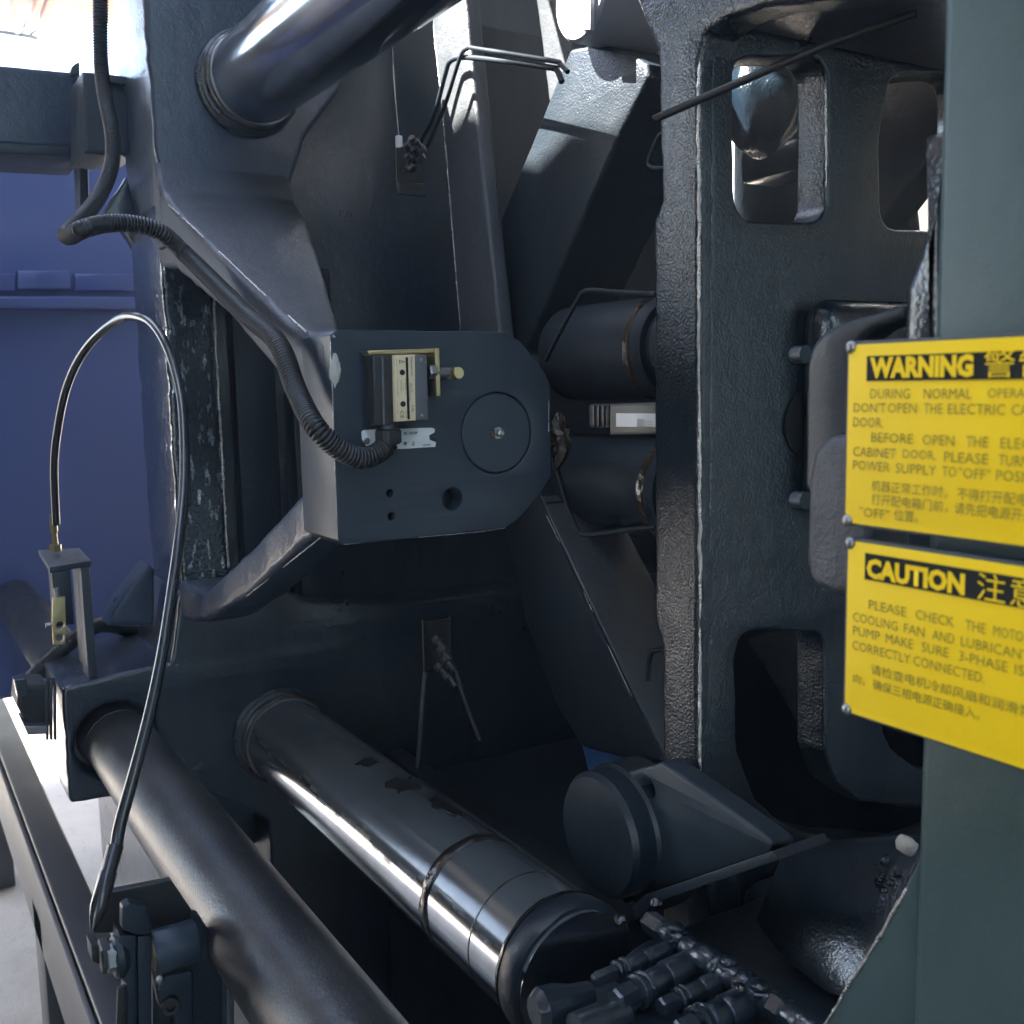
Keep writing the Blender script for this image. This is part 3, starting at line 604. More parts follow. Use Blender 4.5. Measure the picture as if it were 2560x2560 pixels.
# side profile (XZ): strip, flared head and foot
prof = [(-0.676, 0.60), (-0.745, 0.60), (-0.735, 0.36), (-0.70, 0.305), (-0.672, 0.255), (-0.668, 0.14), (-0.678, 0.125), (-0.678, -0.205), (-0.668, -0.225), (-0.668, -0.60), (-0.60, -0.60), (-0.606, -0.40), (-0.618, -0.345), (-0.6205, -0.30),
        (-0.6205, 0.0), (-0.6205, 0.238), (-0.614, 0.253), (-0.592, 0.2585), (-0.556, 0.255), (-0.44, 0.228), (-0.40, 0.23), (-0.40, 0.60)]
slab('side_frame', xz(YR, prof), 'Y', YR, 0.036, 'webpaint', rc, bevel=0.0065, rad=0.008, wob=0.0012, res=3, seed=11)
wins = [[(1832, 140), (2070, 140), (2066, 556), (1838, 552)],
        [(2226, 190), (2420, 180), (2420, 580), (2204, 572), (2199, 348)],
        [(1838, 1578), (2062, 1578), (2062, 1880), (2090, 1960), (2150, 2005), (2420, 2035), (2420, 2120), (2060, 2095), (1960, 2060), (1890, 2000), (1844, 1880)],
        [(2200, 1810), (2420, 1790), (2420, 1950), (2290, 1920), (2230, 1870)]]
web = [(YR+0.011, 0.60), (1.05, 0.60), (1.05, -0.60), (YR+0.011, -0.60)]
slab('web', yz(0, web), 'X', XR+0.0006, 0.034, 'webpaint', rc, holes=[pxl(w_, 'X', XR+0.0006) for w_ in wins], bevel=0.0035, hrad=0.022, wob=0.0012, res=3, seed=12)
box('head_overhang', V(-0.618, YR+0.037, 0.262), V(-0.40, 1.05, 0.60), 'cast', rc, 0.008, 3)
box('foot_overhang', V(-0.618, YR+0.037, -0.60), V(-0.44, 1.05, -0.425), 'cast', rc, 0.02, 3)
box('bored_hub', V(-0.6205, 0.66, -0.12), V(-0.585, 0.80, 0.06), 'cast', rc, 0.02, 4)
lathe('bore', PX(2020, 1060, -0.617), (1, 0, 0), [(0, 0.028), (0.0008, 0.028)], 'ink', rc, 40, 40)
lump('casting_boss', PY(1905, 250, 0.84), (0.045, 0.045, 0.055), 'cast_rough', rc, 0.25, 4, 1.4, 5)
box('inner_beam', PY(1850, 460, 0.95), PY(2000, 340, 0.95)+Vector((0, 0.06, 0)), 'cast', rc, 0.006)
box('rear_block', V(-1.02, 0.97, -0.60), V(-0.66, 1.03, -0.08), 'cast', rc, 0.006)  # dark box added to put shade behind the lower window
# oblique hose in front of the casting
hz = tube('slanting_hose', [PD(1634, 299, 0.80), PD(1850, 205, 0.77), PD(2050, 120, 0.74), PD(2290, 32, 0.70)], 0.0031, 'black', None, 6, 12)
tag(hz, 'straight black hose slanting across the upper window of the right casting', 'hose')
# lower knuckle
kn = thing('lower_knuckle', V(-0.69, 0.5, -0.45), 'dark lower toggle knuckle with round pin and triangular cheek plate', 'knuckle')
kc = PY(1490, 2090, 0.50)
lathe('pin_drum', kc + Vector((0, 0.055, 0)), (0, -1, 0), [(0, 0.057), (0.030, 0.057), (0.033, 0.0545), (0.050, 0.054), (0.0545, 0.050), (0.055, 0.0)], 'flat', kn, 56, 30)
slab('cheek_plate', pxl([(1470, 1960), (1652, 1905), (1690, 1930), (1912, 2090), (1936, 2112), (1925, 2135), (1612, 2236), (1560, 2262), (1500, 2180)], 'Y', 0.525), 'Y', 0.525, 0.022, 'smooth', kn, holes=[circ(PY(1618, 1972, 0.525), 0.0085, 'Y', 24)], bevel=0.003, rad=0.004, wob=0.0006)
slab('cheek_flange', pxl([(1930, 2128), (1945, 2150), (1640, 2256), (1590, 2300), (1578, 2270), (1612, 2238)], 'Y', 0.49), 'Y', 0.49, 0.05, 'flat', kn, bevel=0.004, wob=0.001)
box('cheek_backing', PY(1580, 2000, 0.56), PY(1660, 1940, 0.56)+Vector((0, 0.01, 0)), 'grease', kn, 0.001)
# sloping bed casting behind the fittings
sb = hull('sloping_apron', [PY(1960, 2110, 0.60), PY(2330, 2090, 0.60), PY(2330, 2520, 0.52), PY(2060, 2490, 0.52), PY(1870, 2330, 0.56)] + [PY(1960, 2110, 0.60)+Vector((-0.03, 0.12, -0.06)), PY(2330, 2090, 0.60)+Vector((0, 0.12, -0.02)), PY(2330, 2520, 0.52)+Vector((0, 0.15, -0.05)), PY(1870, 2330, 0.56)+Vector((0, 0.15, -0.05))], 'cast', None, 0.006)
tag(sb, 'broad dark sloping apron below the windows of the right casting', 'apron')
ch = thing('debris', PY(2225, 2170, 0.55), 'crumbs of chipped casting and one pale chip beside the pillar foot', 'debris')
random.seed(3)
for k in range(9):
    u, v = 2195+random.random()*60, 2150+random.random()*75
    lump('crumb', PY(u, v, 0.555), [0.0018+0.0022*random.random()]*3, 'cast_rough', ch, 0.6, 1, 2, k)
lump('pale_chip', PY(2268, 2112, 0.56), (0.008, 0.004, 0.007), 'putty', ch, 0.4, 2, 1.5, 4)

# ================================================================== HYDRAULIC FITTINGS at the tie bar end
hf = thing('bar_end_nut', V(-0.62, BY, BZL-0.07), 'round dark nut flange on the near end of the lower tie bar', 'nut')
lathe('flange', V(-0.628, BY, BZL), (1, 0, 0), [(0, BR+0.002), (0.002, BR+0.0035), (0.020, BR+0.005), (0.024, BR+0.003), (0.0245, 0.0)], 'flat', hf, 56, 40, 0.0012)
lathe('grease_seam', V(-0.6325, BY, BZL), (1, 0, 0), [(0, BR+0.0005), (0.001, BR+0.003), (0.0045, BR+0.004), (0.0048, BR+0.001)], 'grease', hf, 56, 60, 0.0018)
mf = thing('hydraulic_manifold', V(-0.5, 0.42, -0.56), 'cluster of dark hydraulic pipe fittings at the bottom centre', 'manifold')
def fitting(p, d, segs, mat='cast'):
    """chain of union nuts and sleeves along d"""
    t = 0.0; p = Vector(p); d = Vector(d).normalized()
    for k, (L, r, kind) in enumerate(segs):
        q = p + d*t
        if kind == 'n': lathe('union_nut', q, d, [(0, r*0.86), (L*0.12, r), (L*0.88, r), (L, r*0.86)], mat, mf, 6, 20)
        elif kind == 'r': lathe('clamp_ring', q, d, [(0, r*0.85), (L*0.3, r), (L*0.7, r), (L, r*0.85)], 'cast_rough', mf, 20, 60, 0.0006)
        else: lathe('sleeve', q, d, [(0, r*0.92), (L*0.07, r), (L*0.93, r), (L, r*0.92)], mat, mf, 24, 40, 0.0003)
        t += L
ZF = -0.412
def at_px(u, v, z=ZF): return PZ(u, v, z)
def row(a, b, r):
    A, B = at_px(*a), at_px(*b); L = (B-A).length; d = B-A
    fitting(A, d, [(L*0.36, r, 's'), (L*0.24, r*0.9, 's'), (L*0.05, r*1.12, 'r'), (L*0.04, r*0.95, 's'), (L*0.05, r*1.1, 'r'), (L*0.26, r*0.8, 'n')])
row((1676, 2374), (1486, 2452), 0.0072); row((1726, 2412), (1537, 2506), 0.0108)
row((1806, 2452), (1650, 2520), 0.0080); row((1872, 2508), (1690, 2590), 0.0118)
xs = [(0.020, 0.0085, 'n'), (0.012, 0.0075, 's'), (0.010, 0.0095, 'r'), (0.014, 0.0075, 's'), (0.018, 0.0095, 's'), (0.008, 0.0105, 'r'), (0.016, 0.0085, 's'), (0.010, 0.0105, 'r'), (0.020, 0.0090, 's'), (0.012, 0.0100, 'n'), (0.03, 0.0085, 's')]
fitting(at_px(1618, 2300, -0.405), (1, 0, 0), xs)
for (u, v) in ((1692, 2352), (1822, 2436), (1900, 2500)):
    fitting(at_px(u, v, -0.405), (0, 0, 1), [(0.008, 0.0080, 'n'), (0.004, 0.0058, 'r')])
for k, (u, v) in enumerate(((1552, 2300), (1640, 2255), (1760, 2385), (1855, 2470), (1790, 2400))):
    lump('grease_blob', at_px(u, v, -0.402), (0.0055, 0.0055, 0.004), 'grease', mf, 0.7, 2, 2, k)
slab('manifold_block', [V(-0.560, 0.385, 0), V(-0.30, 0.385, 0), V(-0.30, 0.60, 0), V(-0.590, 0.60, 0), V(-0.590, 0.47, 0)], 'Z', ZC-0.428, 0.12, 'flat', mf, bevel=0.006, wob=0.001)
c0, c1 = at_px(1335, 2530, -0.42), at_px(1500, 2472, -0.42)
lathe('elbow_body', c0, c1-c0, [(0, 0.010), (0.006, 0.0145), (0.018, 0.0135), (0.030, 0.0095), (0.045, 0.0075)], 'cast', mf, 10, 30)
lathe('elbow_body', at_px(1440, 2580, -0.42), Vector((0.02, 1, 0)), [(0, 0.012), (0.02, 0.012), (0.022, 0.009), (0.04, 0.009)], 'cast', mf, 14, 30)

# ================================================================== RIGHT PILLAR, BRACKET AND SIGNS
pl = thing('guard_pillar', V(-0.31, 0.42, -1.25), 'blurred grey green steel pillar along the right edge behind the yellow signs', 'pillar')
box('post', V(-0.3115, 0.42, -1.25), V(-0.02, 0.50, 0.9), 'green', pl, 0.006, 3)
slab('upper_flange', pxl([(2344, 300), (2352, 905), (2250, 905), (2256, 728), (2290, 640), (2312, 540), (2330, 400)], 'Y', 0.432), 'Y', 0.432, 0.03, 'cast', pl, bevel=0.006, rad=0.006, wob=0.0005)
slab('foot_gusset', pxl([(2300, 2150), (2330, 2700), (1990, 2700), (2062, 2560), (2200, 2340), (2265, 2215)], 'Y', 0.428), 'Y', 0.428, 0.012, 'green', pl, bevel=0.0012, wob=0.001)
br = thing('sign_bracket', V(-0.4, 0.47, -0.3), 'curved dark bracket with two bolts just left of the yellow signs', 'bracket')
slab('swept_arm', pxl([(2012, 916), (2026, 862), (2060, 826), (2130, 798), (2262, 760), (2262, 802), (2190, 822), (2150, 850), (2128, 900), (2135, 1240), (2008, 1240)], 'Y', 0.47), 'Y', 0.47, 0.022, 'satin', br, bevel=0.006, rad=0.010, wob=0.0008, res=3)
slab('rounded_cover', pxl([(2014, 1190), (2030, 1118), (2070, 1088), (2180, 1080), (2180, 1500), (2080, 1490), (2020, 1462), (2008, 1400)], 'Y', 0.455), 'Y', 0.455, 0.035, 'dusty', br, bevel=0.010, rad=0.014, res=4)
for v in (886, 1252): lathe('bolt', PY(2015, v, 0.485), (-1, 0, 0), [(0, 0.0055), (0.008, 0.0055), (0.010, 0.0045), (0.0105, 0.0)], 'smooth', br, 16, 30)
YSG = 0.40
def K(x, y): return 2060+x*0.2588, 820+y*0.2588
def Lp(x, y): return 2060+x*0.3415, 1300+y*0.3415
def sign(name, label, quad, words, band, big, big_cap, screws, notch=0.0042):
    t = thing(name, PY(*quad[1], YSG), label, 'sign')
    a, b = PY(*quad[0], YSG), PY(*quad[1], YSG)          # top-left, bottom-left
    x0, z1, z0 = (a.x+b.x)/2, a.z, b.z; x1 = x0 + (z1-z0)*1.85
    m = 0.0016
    slab('backing_plate', [Vector((x0-m*1.4, 0, z0-m)), Vector((x1+m, 0, z0-m)), Vector((x1+m, 0, z1+m)), Vector((x0-m*1.4, 0, z1+m))], 'Y', YSG+0.0012, 0.004, 'dusty', t, bevel=0.0006, rad=0.003)
    # yellow face with scooped corners
    lp = []
    for cx, cz, a0 in ((x0, z0, 90), (x1, z0, 180), (x1, z1, 270), (x0, z1, 0)):
        for k in range(7):
            an = math.radians(a0 - 90*k/6) if True else 0
            lp.append(Vector((cx + notch*math.cos(an), 0, cz + notch*math.sin(an))))
    yf = slab('yellow_face', lp, 'Y', YSG, 0.001, 'yellow', t, bevel=0.0001)
    A, B = PY(*band[0], YSG), PY(*band[1], YSG)
    slab('title_band', [Vector((A.x, 0, B.z)), Vector((x1-(A.x-x0), 0, B.z)), Vector((x1-(A.x-x0), 0, A.z)), Vector((A.x, 0, A.z))], 'Y', YSG-0.0004, 0.0003, 'ink', yf, bevel=0)
    for body, u0, u1, v, h in big:
        p, q = PY(u0[0], u0[1], YSG-0.0006), PY(u1[0], u1[1], YSG-0.0006)
        zb = PY(*v, YSG-0.0006).z
        text(body, Vector((p.x, YSG-0.0006, zb)), 'Y', h, q.x-p.x, 'yellow', yf, 'title_word', bold=0.055 if ord(body[0]) < 256 else 0.0, lift=0.0002)
    for zpx, h, ws in words:
        zb = PY(*zpx, YSG-0.0004).z
        for body, ua, ub in ws:
            p, q = PY(ua, zpx[1], YSG-0.0004), PY(ub, zpx[1], YSG-0.0004)
            text(body, Vector((p.x, YSG-0.0004, zb)), 'Y', h, q.x-p.x, 'yink', yf, 'text_word', bold=-0.008 if ord(body[0]) < 256 else -0.004, lift=0.0002)
    for (sx, sz) in ((x0+0.0010, z0+0.0010), (x1-0.001, z0+0.001), (x1-0.001, z1-0.001), (x0+0.0010, z1-0.0010)):
        s_ = lathe('screw', Vector((sx, YSG+0.001, sz)), (0, -1, 0), [(0, 0.0030), (0.0012, 0.0029), (0.0022, 0.0020), (0.0025, 0.0)], 'steel', t, 16, 60)
    return t
def kw(base, h, *ws): return (K(ws[0][1], base), h, [(w_[0], K(w_[1], 0)[0], K(w_[2], 0)[0]) for w_ in ws])
def lw(base, h, *ws): return (Lp(ws[0][1], base), h, [(w_[0], Lp(w_[1], 0)[0], Lp(w_[2], 0)[0]) for w_ in ws])
CH = 0.0044
sign('warning_sign', 'yellow WARNING sign with black title band, upper of the two at right', (K(225, 165), K(222, 1880)),
     [kw(680, CH, ('DURING', 450, 830), ('NORMAL', 965, 1425), ('OPERATION,', 1585, 2270)),
      kw(812, CH, ("DON'T", 290, 600), ('OPEN', 620, 895), ('THE', 965, 1145), ('ELECTRIC', 1200, 1750), ('CABINET', 1815, 2330)),
      kw(952, CH, ('DOOR.', 285, 570)),
      kw(1100, CH, ('BEFORE', 460, 860), ('OPEN', 955, 1260), ('THE', 1375, 1585), ('ELECTRIC', 1710, 2330)),
      kw(1235, CH, ('CABINET', 285, 695), ('DOOR,', 765, 1080), ('PLEASE', 1165, 1590), ('TURN', 1690, 1990)),
      kw(1365, CH, ('POWER', 285, 635), ('SUPPLY', 695, 1085), ('TO', 1145, 1280), ('"OFF"', 1305, 1610), ('POSITION.', 1670, 2330)),
      kw(1575, 0.0052, ('机器正常工作时，', 460, 1190), ('不得打开配电箱门。', 1290, 2280)),
      kw(1705, 0.0052, ('打开配电箱门前，', 460, 1195), ('请先把电源开关拨到', 1265, 2280)),
      kw(1815, CH, ('"OFF"', 345, 630)), kw(1855, 0.0052, ('位置。', 680, 910))],
     (K(420, 272), K(420, 512)), [('WARNING', K(445, 400), K(1445, 400), K(455, 488), 0.0098), ('警', K(1545, 400), K(1845, 400), K(445, 494), 0.0122), ('告', K(1885, 400), K(2185, 400), K(445, 494), 0.0122)], 0, 0)
sign('caution_sign', 'yellow CAUTION sign with black title band, lower of the two at right', (Lp(168, 150), Lp(160, 1400)),
     [lw(650, CH, ('PLEASE', 330, 605), ('CHECK', 675, 955), ('THE', 1040, 1190), ('MOTOR', 1250, 1520)),
      lw(738, CH, ('COOLING', 215, 540), ('FAN', 590, 740), ('AND', 800, 960), ('LUBRICANT', 1010, 1520)),
      lw(838, CH, ('PUMP', 215, 410), ('MAKE', 455, 655), ('SURE', 720, 920), ('3-PHASE', 995, 1355), ('IS', 1410, 1480)),
      lw(945, CH, ('CORRECTLY', 210, 635), ('CONNECTED.', 660, 1185)),
      lw(1125, 0.0050, ('请检查电机冷却风扇和润滑泵', 345, 1540)),
      lw(1190, 0.0046, ('向，', 215, 300)), lw(1238, 0.0050, ('确保三相电源正确接入。', 360, 1150))],
     (Lp(305, 240), Lp(300, 432)), [('CAUTION', Lp(312, 400), Lp(1035, 400), Lp(318, 424), 0.0098), ('注', Lp(1125, 400), Lp(1335, 400), Lp(318, 430), 0.0120), ('意', Lp(1370, 400), Lp(1580, 400), Lp(318, 430), 0.0120)], 0, 0)

# ================================================================== LIMIT SWITCH AND NAMEPLATE on the lug plate
def J(x, y): return 800+x*0.3106, 800+y*0.3106
def jx(pts, x): return pxl([J(*p) for p in pts], 'X', x)
ls = thing('limit_switch', PX(*J(650, 820), XP), 'black and cream limit switch in a yellow zinc bracket on the dark plate', 'limit switch')
slab('bracket_back', jx([(395, 245), (955, 228), (965, 600), (880, 612), (875, 300), (440, 300), (440, 625), (395, 630)], XP+0.0022), 'X', XP+0.0022, 0.002, 'brass', ls, bevel=0.0004)
slab('bracket_lip', jx([(380, 250), (960, 226), (960, 262), (400, 282)], XP+0.016), 'X', XP+0.016, 0.0135, 'brass', ls, bevel=0.0006)
slab('bracket_lip', jx([(925, 230), (962, 228), (972, 612), (938, 614)], XP+0.018), 'X', XP+0.018, 0.0155, 'brass', ls, bevel=0.0006)
slab('bracket_lip', jx([(388, 250), (418, 252), (428, 628), (400, 630)], XP+0.010), 'X', XP+0.010, 0.0075, 'brass', ls, bevel=0.0006)
slab('body', jx([(425, 285), (600, 280), (610, 830), (600, 850), (440, 852)], XP+0.022), 'X', XP+0.022, 0.018, 'plastic', ls, bevel=0.0012)
slab('body_ridge', jx([(498, 292), (512, 292), (524, 845), (508, 845)], XP+0.0232), 'X', XP+0.0232, 0.002, 'swgrey', ls, bevel=0.0004)
lf = slab('label_face', jx([(598, 282), (765, 280), (772, 808), (610, 818)], XP+0.0262), 'X', XP+0.0262, 0.022, 'label', ls, bevel=0.0005)
slab('metal_side', jx([(766, 282), (860, 285), (872, 800), (773, 806)], XP+0.0255), 'X', XP+0.0255, 0.022, 'swgrey', ls, bevel=0.0005)
for (x, y) in ((662, 422), (668, 676)):
    lathe('mounting_hole', PX(*J(x, y), XP+0.0262), (1, 0, 0), [(0, 0.0022), (0.0004, 0.0022)], 'ink', lf, 20, 30)
for (x, y) in ((815, 322), (822, 768)): lathe('rivet', PX(*J(x, y), XP+0.0252), (1, 0, 0), [(0, 0.0016), (0.0006, 0.0015), (0.001, 0.0008)], 'steel', ls, 14, 50)
R90 = -PI/2
def jt(body, x, y, L, h): text(body, PX(*J(x, y), XP+0.0264), 'X', h*8.3e-5, L*8.6e-5, 'ink', lf, 'lettering', rot=R90)
# text runs downward: lower-left corner of the line sits at its upper-left in the picture
jt('Panasonic', 728, 300, 165, 17); jt('AZ7310', 728, 505, 85, 14); jt('10A 250V AC', 728, 600, 120, 12) if False else jt('10A 250V AC', 750, 510, 155, 12) if False else None
jt('10A 250V AC', 714, 508, 160, 14); jt('EN60947-5-1', 682, 475, 140, 11); jt('AC-15', 664, 510, 60, 10); jt('3A/250V~', 646, 490, 110, 10)
jt('Panasonic Electric Works SUNX', 612, 312, 330, 8); jt('CE', 645, 730, 68, 32); jt('made in Japan', 618, 650, 120, 8); jt('UL', 735, 690, 60, 22); jt('1020108', 690, 728, 66, 9)
box('rule', PX(*J(704, 800), XP+0.0262), PX(*J(704, 300), XP+0.0262)+Vector((0.0003, 0.00025, 0)), 'ink', lf, 0)
bm = bmesh.new()
tri = [PX(*J(x, y), XP+0.0266) for x, y in ((640, 320), (680, 345), (642, 345), (640, 320))]
for a, b in (((640, 322), (640, 346)), ((640, 346), (684, 336)), ((684, 336), (640, 322))):
    pa, pb = PX(*J(*a), XP+0.0266), PX(*J(*b), XP+0.0266); sweep(bm, [pa, pb], 0.00018, 4)
obj_bm('triangle_mark', bm, 'ink', lf)
lathe('plunger_nut', PX(*J(868, 415), XP+0.014), (0, 1, 0), [(0, 0.0055), (0.0014, 0.0062), (0.0052, 0.0062), (0.0066, 0.0055)], 'steel', ls, 6, 20)
lathe('plunger', PX(*J(930, 425), XP+0.014), (0, 1, 0), [(0, 0.0042), (0.010, 0.0042), (0.0105, 0.0036), (0.0125, 0.0034)], 'beige', ls, 20, 40)
lathe('roller', PX(*J(1092, 427), XP+0.0105), (1, 0, 0.0), [(0, 0.0044), (0.0007, 0.0048), (0.005, 0.0048), (0.0057, 0.0044)], 'brass', ls, 24, 40)
slab('roller_fork', jx([(985, 385), (1060, 380), (1110, 405), (1110, 450), (1060, 478), (985, 470)], XP+0.010), 'X', XP+0.010, 0.004, 'beige', ls, bevel=0.0006)
lathe('gland_collar', PX(*J(545, 826), XP+0.013), (0, 0, -1), [(0, 0.0088), (0.0045, 0.0095), (0.0050, 0.0082)], 'plastic', ls, 28, 40)
gl = []
lathe('gland_nut', PX(*J(548, 878), XP+0.013), (0, 0, -1), [(0, 0.0088), (0.0008, 0.0097), (0.0108, 0.0094), (0.0118, 0.0085)], 'plastic', ls, 28, 40)
gc = PX(*J(548, 878), XP+0.013)
for k in range(20):
    a = 2*PI*k/20; c = gc + Vector((math.cos(a)*0.0096, math.sin(a)*0.0096, -0.006))
    box('grip_rib', c-Vector((0.0006, 0.0006, 0.0047)), c+Vector((0.0006, 0.0006, 0.0047)), 'plastic', ls, 0.0002, 1)

np_ = thing('nameplate', PX(*J(640, 1050), XP), 'worn aluminium STOP nameplate under the limit switch', 'nameplate')
npl = slab('plate', jx([(335, 900), (350, 885), (905, 868), (925, 880), (922, 905), (880, 930), (884, 965), (935, 985), (930, 1022), (610, 1038), (400, 1052), (350, 1050), (372, 1010), (340, 960)], XP+0.0006), 'X', XP+0.0006, 0.0005, 'white', np_, bevel=0.0001, wob=0.0004)
text('SE  STOP', PX(*J(672, 924), XP+0.0008), 'X', 0.0021, 0.0122, 'ink', npl, 'lettering', bold=0.02)
text('停', PX(*J(668, 1012), XP+0.0008), 'X', 0.0037, 0.0034, 'ink', npl, 'lettering', bold=0.02); text('止', PX(*J(736, 1010), XP+0.0008), 'X', 0.0036, 0.0030, 'ink', npl, 'lettering', bold=0.02)
text('101007', PX(*J(826, 1014), XP+0.0008), 'X', 0.0015, 0.0072, 'ink', npl, 'lettering', bold=0.02)
for (x, y) in ((375, 975), (912, 945)): lathe('rivet', PX(*J(x, y), XP+0.0006), (1, 0, 0), [(0, 0.0026), (0.0005, 0.0026), (0.0012, 0.0019), (0.0012, 0.0009), (0.0006, 0.0006)], 'steel' if x < 500 else 'smooth', np_, 20, 30)

# ================================================================== CABLES AND TUBES
cp = [PY(251, -60, 0.262), PY(251, 0, 0.262), PY(252, 140, 0.262), PY(261, 233, 0.262), PY(281, 340, 0.262), PY(277, 420, 0.255), PY(245, 495, 0.235), PY(200, 550, 0.205), PY(166, 584, 0.185),
      PY(175, 590, 0.176), PY(205, 574, 0.180), PY(260, 560, 0.200), PY(330, 560, 0.225), PY(400, 580, 0.25), PY(466, 638, 0.275), PY(559, 730, 0.288), PY(620, 790, 0.288), PY(694, 857, 0.287), PY(742, 979, 0.286),
      PX(786, 1063, XP+0.012), PX(838, 1116, XP+0.018), PX(880, 1140, XP+0.018), PX(912, 1144, XP+0.017), PX(945, 1132, XP+0.015), PX(967, 1110, XP+0.013), PX(972, 1085, XP+0.013)]
cc = ribbed('corrugated_conduit', cp, 0.0086, 'black')
tag(cc, 'black corrugated conduit looping from the upper left down to the limit switch', 'conduit')
# clips on the arm
cl = box('cable_clip', PY(395, 625, 0.30), PY(412, 608, 0.30)+Vector((0, 0.008, 0)), 'black', None, 0.002); tag(cl, 'small black clip under the conduit where it crosses the post', 'clip')
dp = [(140, 1310, 1.23), (135, 1166, 1.20), (144, 1073, 1.18), (163, 979, 1.15), (196, 900, 1.12), (242, 840, 1.09), (298, 798, 1.06), (335, 791, 1.04), (373, 805, 1.02), (405, 844, 1.0), (433, 910, 0.98), (454, 1003, 0.95),
      (461, 1119, 0.92), (459, 1236, 0.89), (447, 1352, 0.86), (431, 1469, 0.84), (408, 1620, 0.81), (379, 1763, 0.79), (340, 1917, 0.77), (302, 2054, 0.755), (290, 2120, 0.75)]
lt = thing('lube_tube', PD(241, 2285, 0.73), 'glossy dark lubrication tube arching from the brass fitting to the lower hinge', 'tube')
bm = bmesh.new(); P_ = spline([PD(*p) for p in dp], 8); sweep(bm, P_, 0.0046, 14); obj_bm('tubing', bm, 'tubing', lt, 60)
e0, e1, e2 = PD(290, 2112, 0.75), PD(276, 2165, 0.742), PD(243, 2282, 0.73)
d_ = (e2-e0).normalized()
lathe('ferrule', e0, d_, [(0, 0.0050), (0.001, 0.0058), (0.018, 0.0054), (0.019, 0.0062), (0.042, 0.0062), (0.050, 0.0045), (0.058, 0.0012)], 'tubing', lt, 20, 40)
b0 = PD(139, 1378, 1.26)
lathe('brass_fitting', b0, (0, 0, 1), [(0, 0.0075), (0.008, 0.0075), (0.0085, 0.004), (0.022, 0.0035), (0.024, 0.0048), (0.044, 0.0042)], 'brass', lt, 6, 20)
# bracket table on the platen foot
bk = thing('fitting_bracket', PZ(160, 1395, -0.34), 'small grey table bracket carrying the brass fitting at left', 'bracket')
tq = [PZ(96, 1375, -0.20), PZ(199, 1370, -0.20), PZ(228, 1401, -0.20), PZ(124, 1418, -0.20)]
slab('table_top', tq, 'Z', ZC-0.20, 0.007, 'dusty', bk, bevel=0.0012)
a_, b_, c_, d4 = tq
box('leg', Vector((c_.x-0.035, c_.y-0.012, ZC-0.345)), Vector((c_.x-0.002, c_.y-0.002, ZC-0.207)), 'dusty', bk, 0.001)
box('leg', Vector((b_.x+0.01, b_.y-0.012, ZC-0.345)), Vector((b_.x+0.04, b_.y-0.002, ZC-0.207)), 'dusty', bk, 0.001)
box('leg', Vector((d4.x-0.03, d4.y+0.002, ZC-0.27)), Vector((d4.x-0.005, d4.y+0.022, ZC-0.207)), 'flat', bk, 0.001)
lv = thing('lever', PD(150, 1600, 1.24), 'narrow brass coloured lever with two holes below the table bracket', 'lever')
slab('blade', pxl([(132, 1494), (163, 1492), (166, 1575), (164, 1612), (134, 1612), (130, 1560)], 'X', -1.235), 'X', -1.235, 0.006, 'brass', lv, bevel=0.0008, holes=[circ(PX(151, 1563, -1.235), 0.0042, 'X', 16), circ(PX(150, 1595, -1.235), 0.0042, 'X', 16)])
lathe('rod', PX(143, 1494, -1.238), (0, 0, 1), [(0, 0.003), (0.011, 0.003)], 'steel', lv, 10, 40)
lathe('pivot', PX(128, 1562, -1.238), (0, -1, 0), [(0, 0.003), (0.006, 0.003)], 'steel', lv, 10, 40)
# valve body and its cable beside the foot block
vb = thing('proximity_valve', PX(90, 1850, -1.26), 'small black valve body with prongs left of the platen foot block', 'valve')
slab('body', pxl([(45, 1730), (60, 1712), (120, 1712), (126, 1760), (126, 1815), (100, 1820), (60, 1800), (42, 1765)], 'X', -1.28), 'X', -1.28, 0.06, 'black', vb, bevel=0.005, rad=0.004)
slab('cap', pxl([(35, 1700), (66, 1696), (72, 1738), (44, 1742)], 'X', -1.262), 'X', -1.262, 0.02, 'cast', vb, bevel=0.003)
for u in (114, 124, 134): slab('prong', pxl([(u, 1700), (u+7, 1700), (u+8, 1850), (u+1, 1850)], 'X', -1.265), 'X', -1.265, 0.012, 'cast', vb, bevel=0.0012)
slab('foot_plate', pxl([(60, 1815), (118, 1815), (124, 1835), (70, 1838)], 'X', -1.265), 'X', -1.265, 0.06, 'steel', vb, bevel=0.001)
vc = ribbed('valve_cable', [PD(70, 1720, 1.33), PD(85, 1690, 1.33), PD(125, 1650, 1.335), (PD(170, 1610, 1.34)), PD(220, 1575, 1.35), PD(255, 1562, 1.37), PD(300, 1568, 1.40), PD(365, 1592, 1.44)], 0.0105, 'black', None, 0.004, 0.07)
tag(vc, 'thick black cable arching over the platen foot block at left', 'cable')

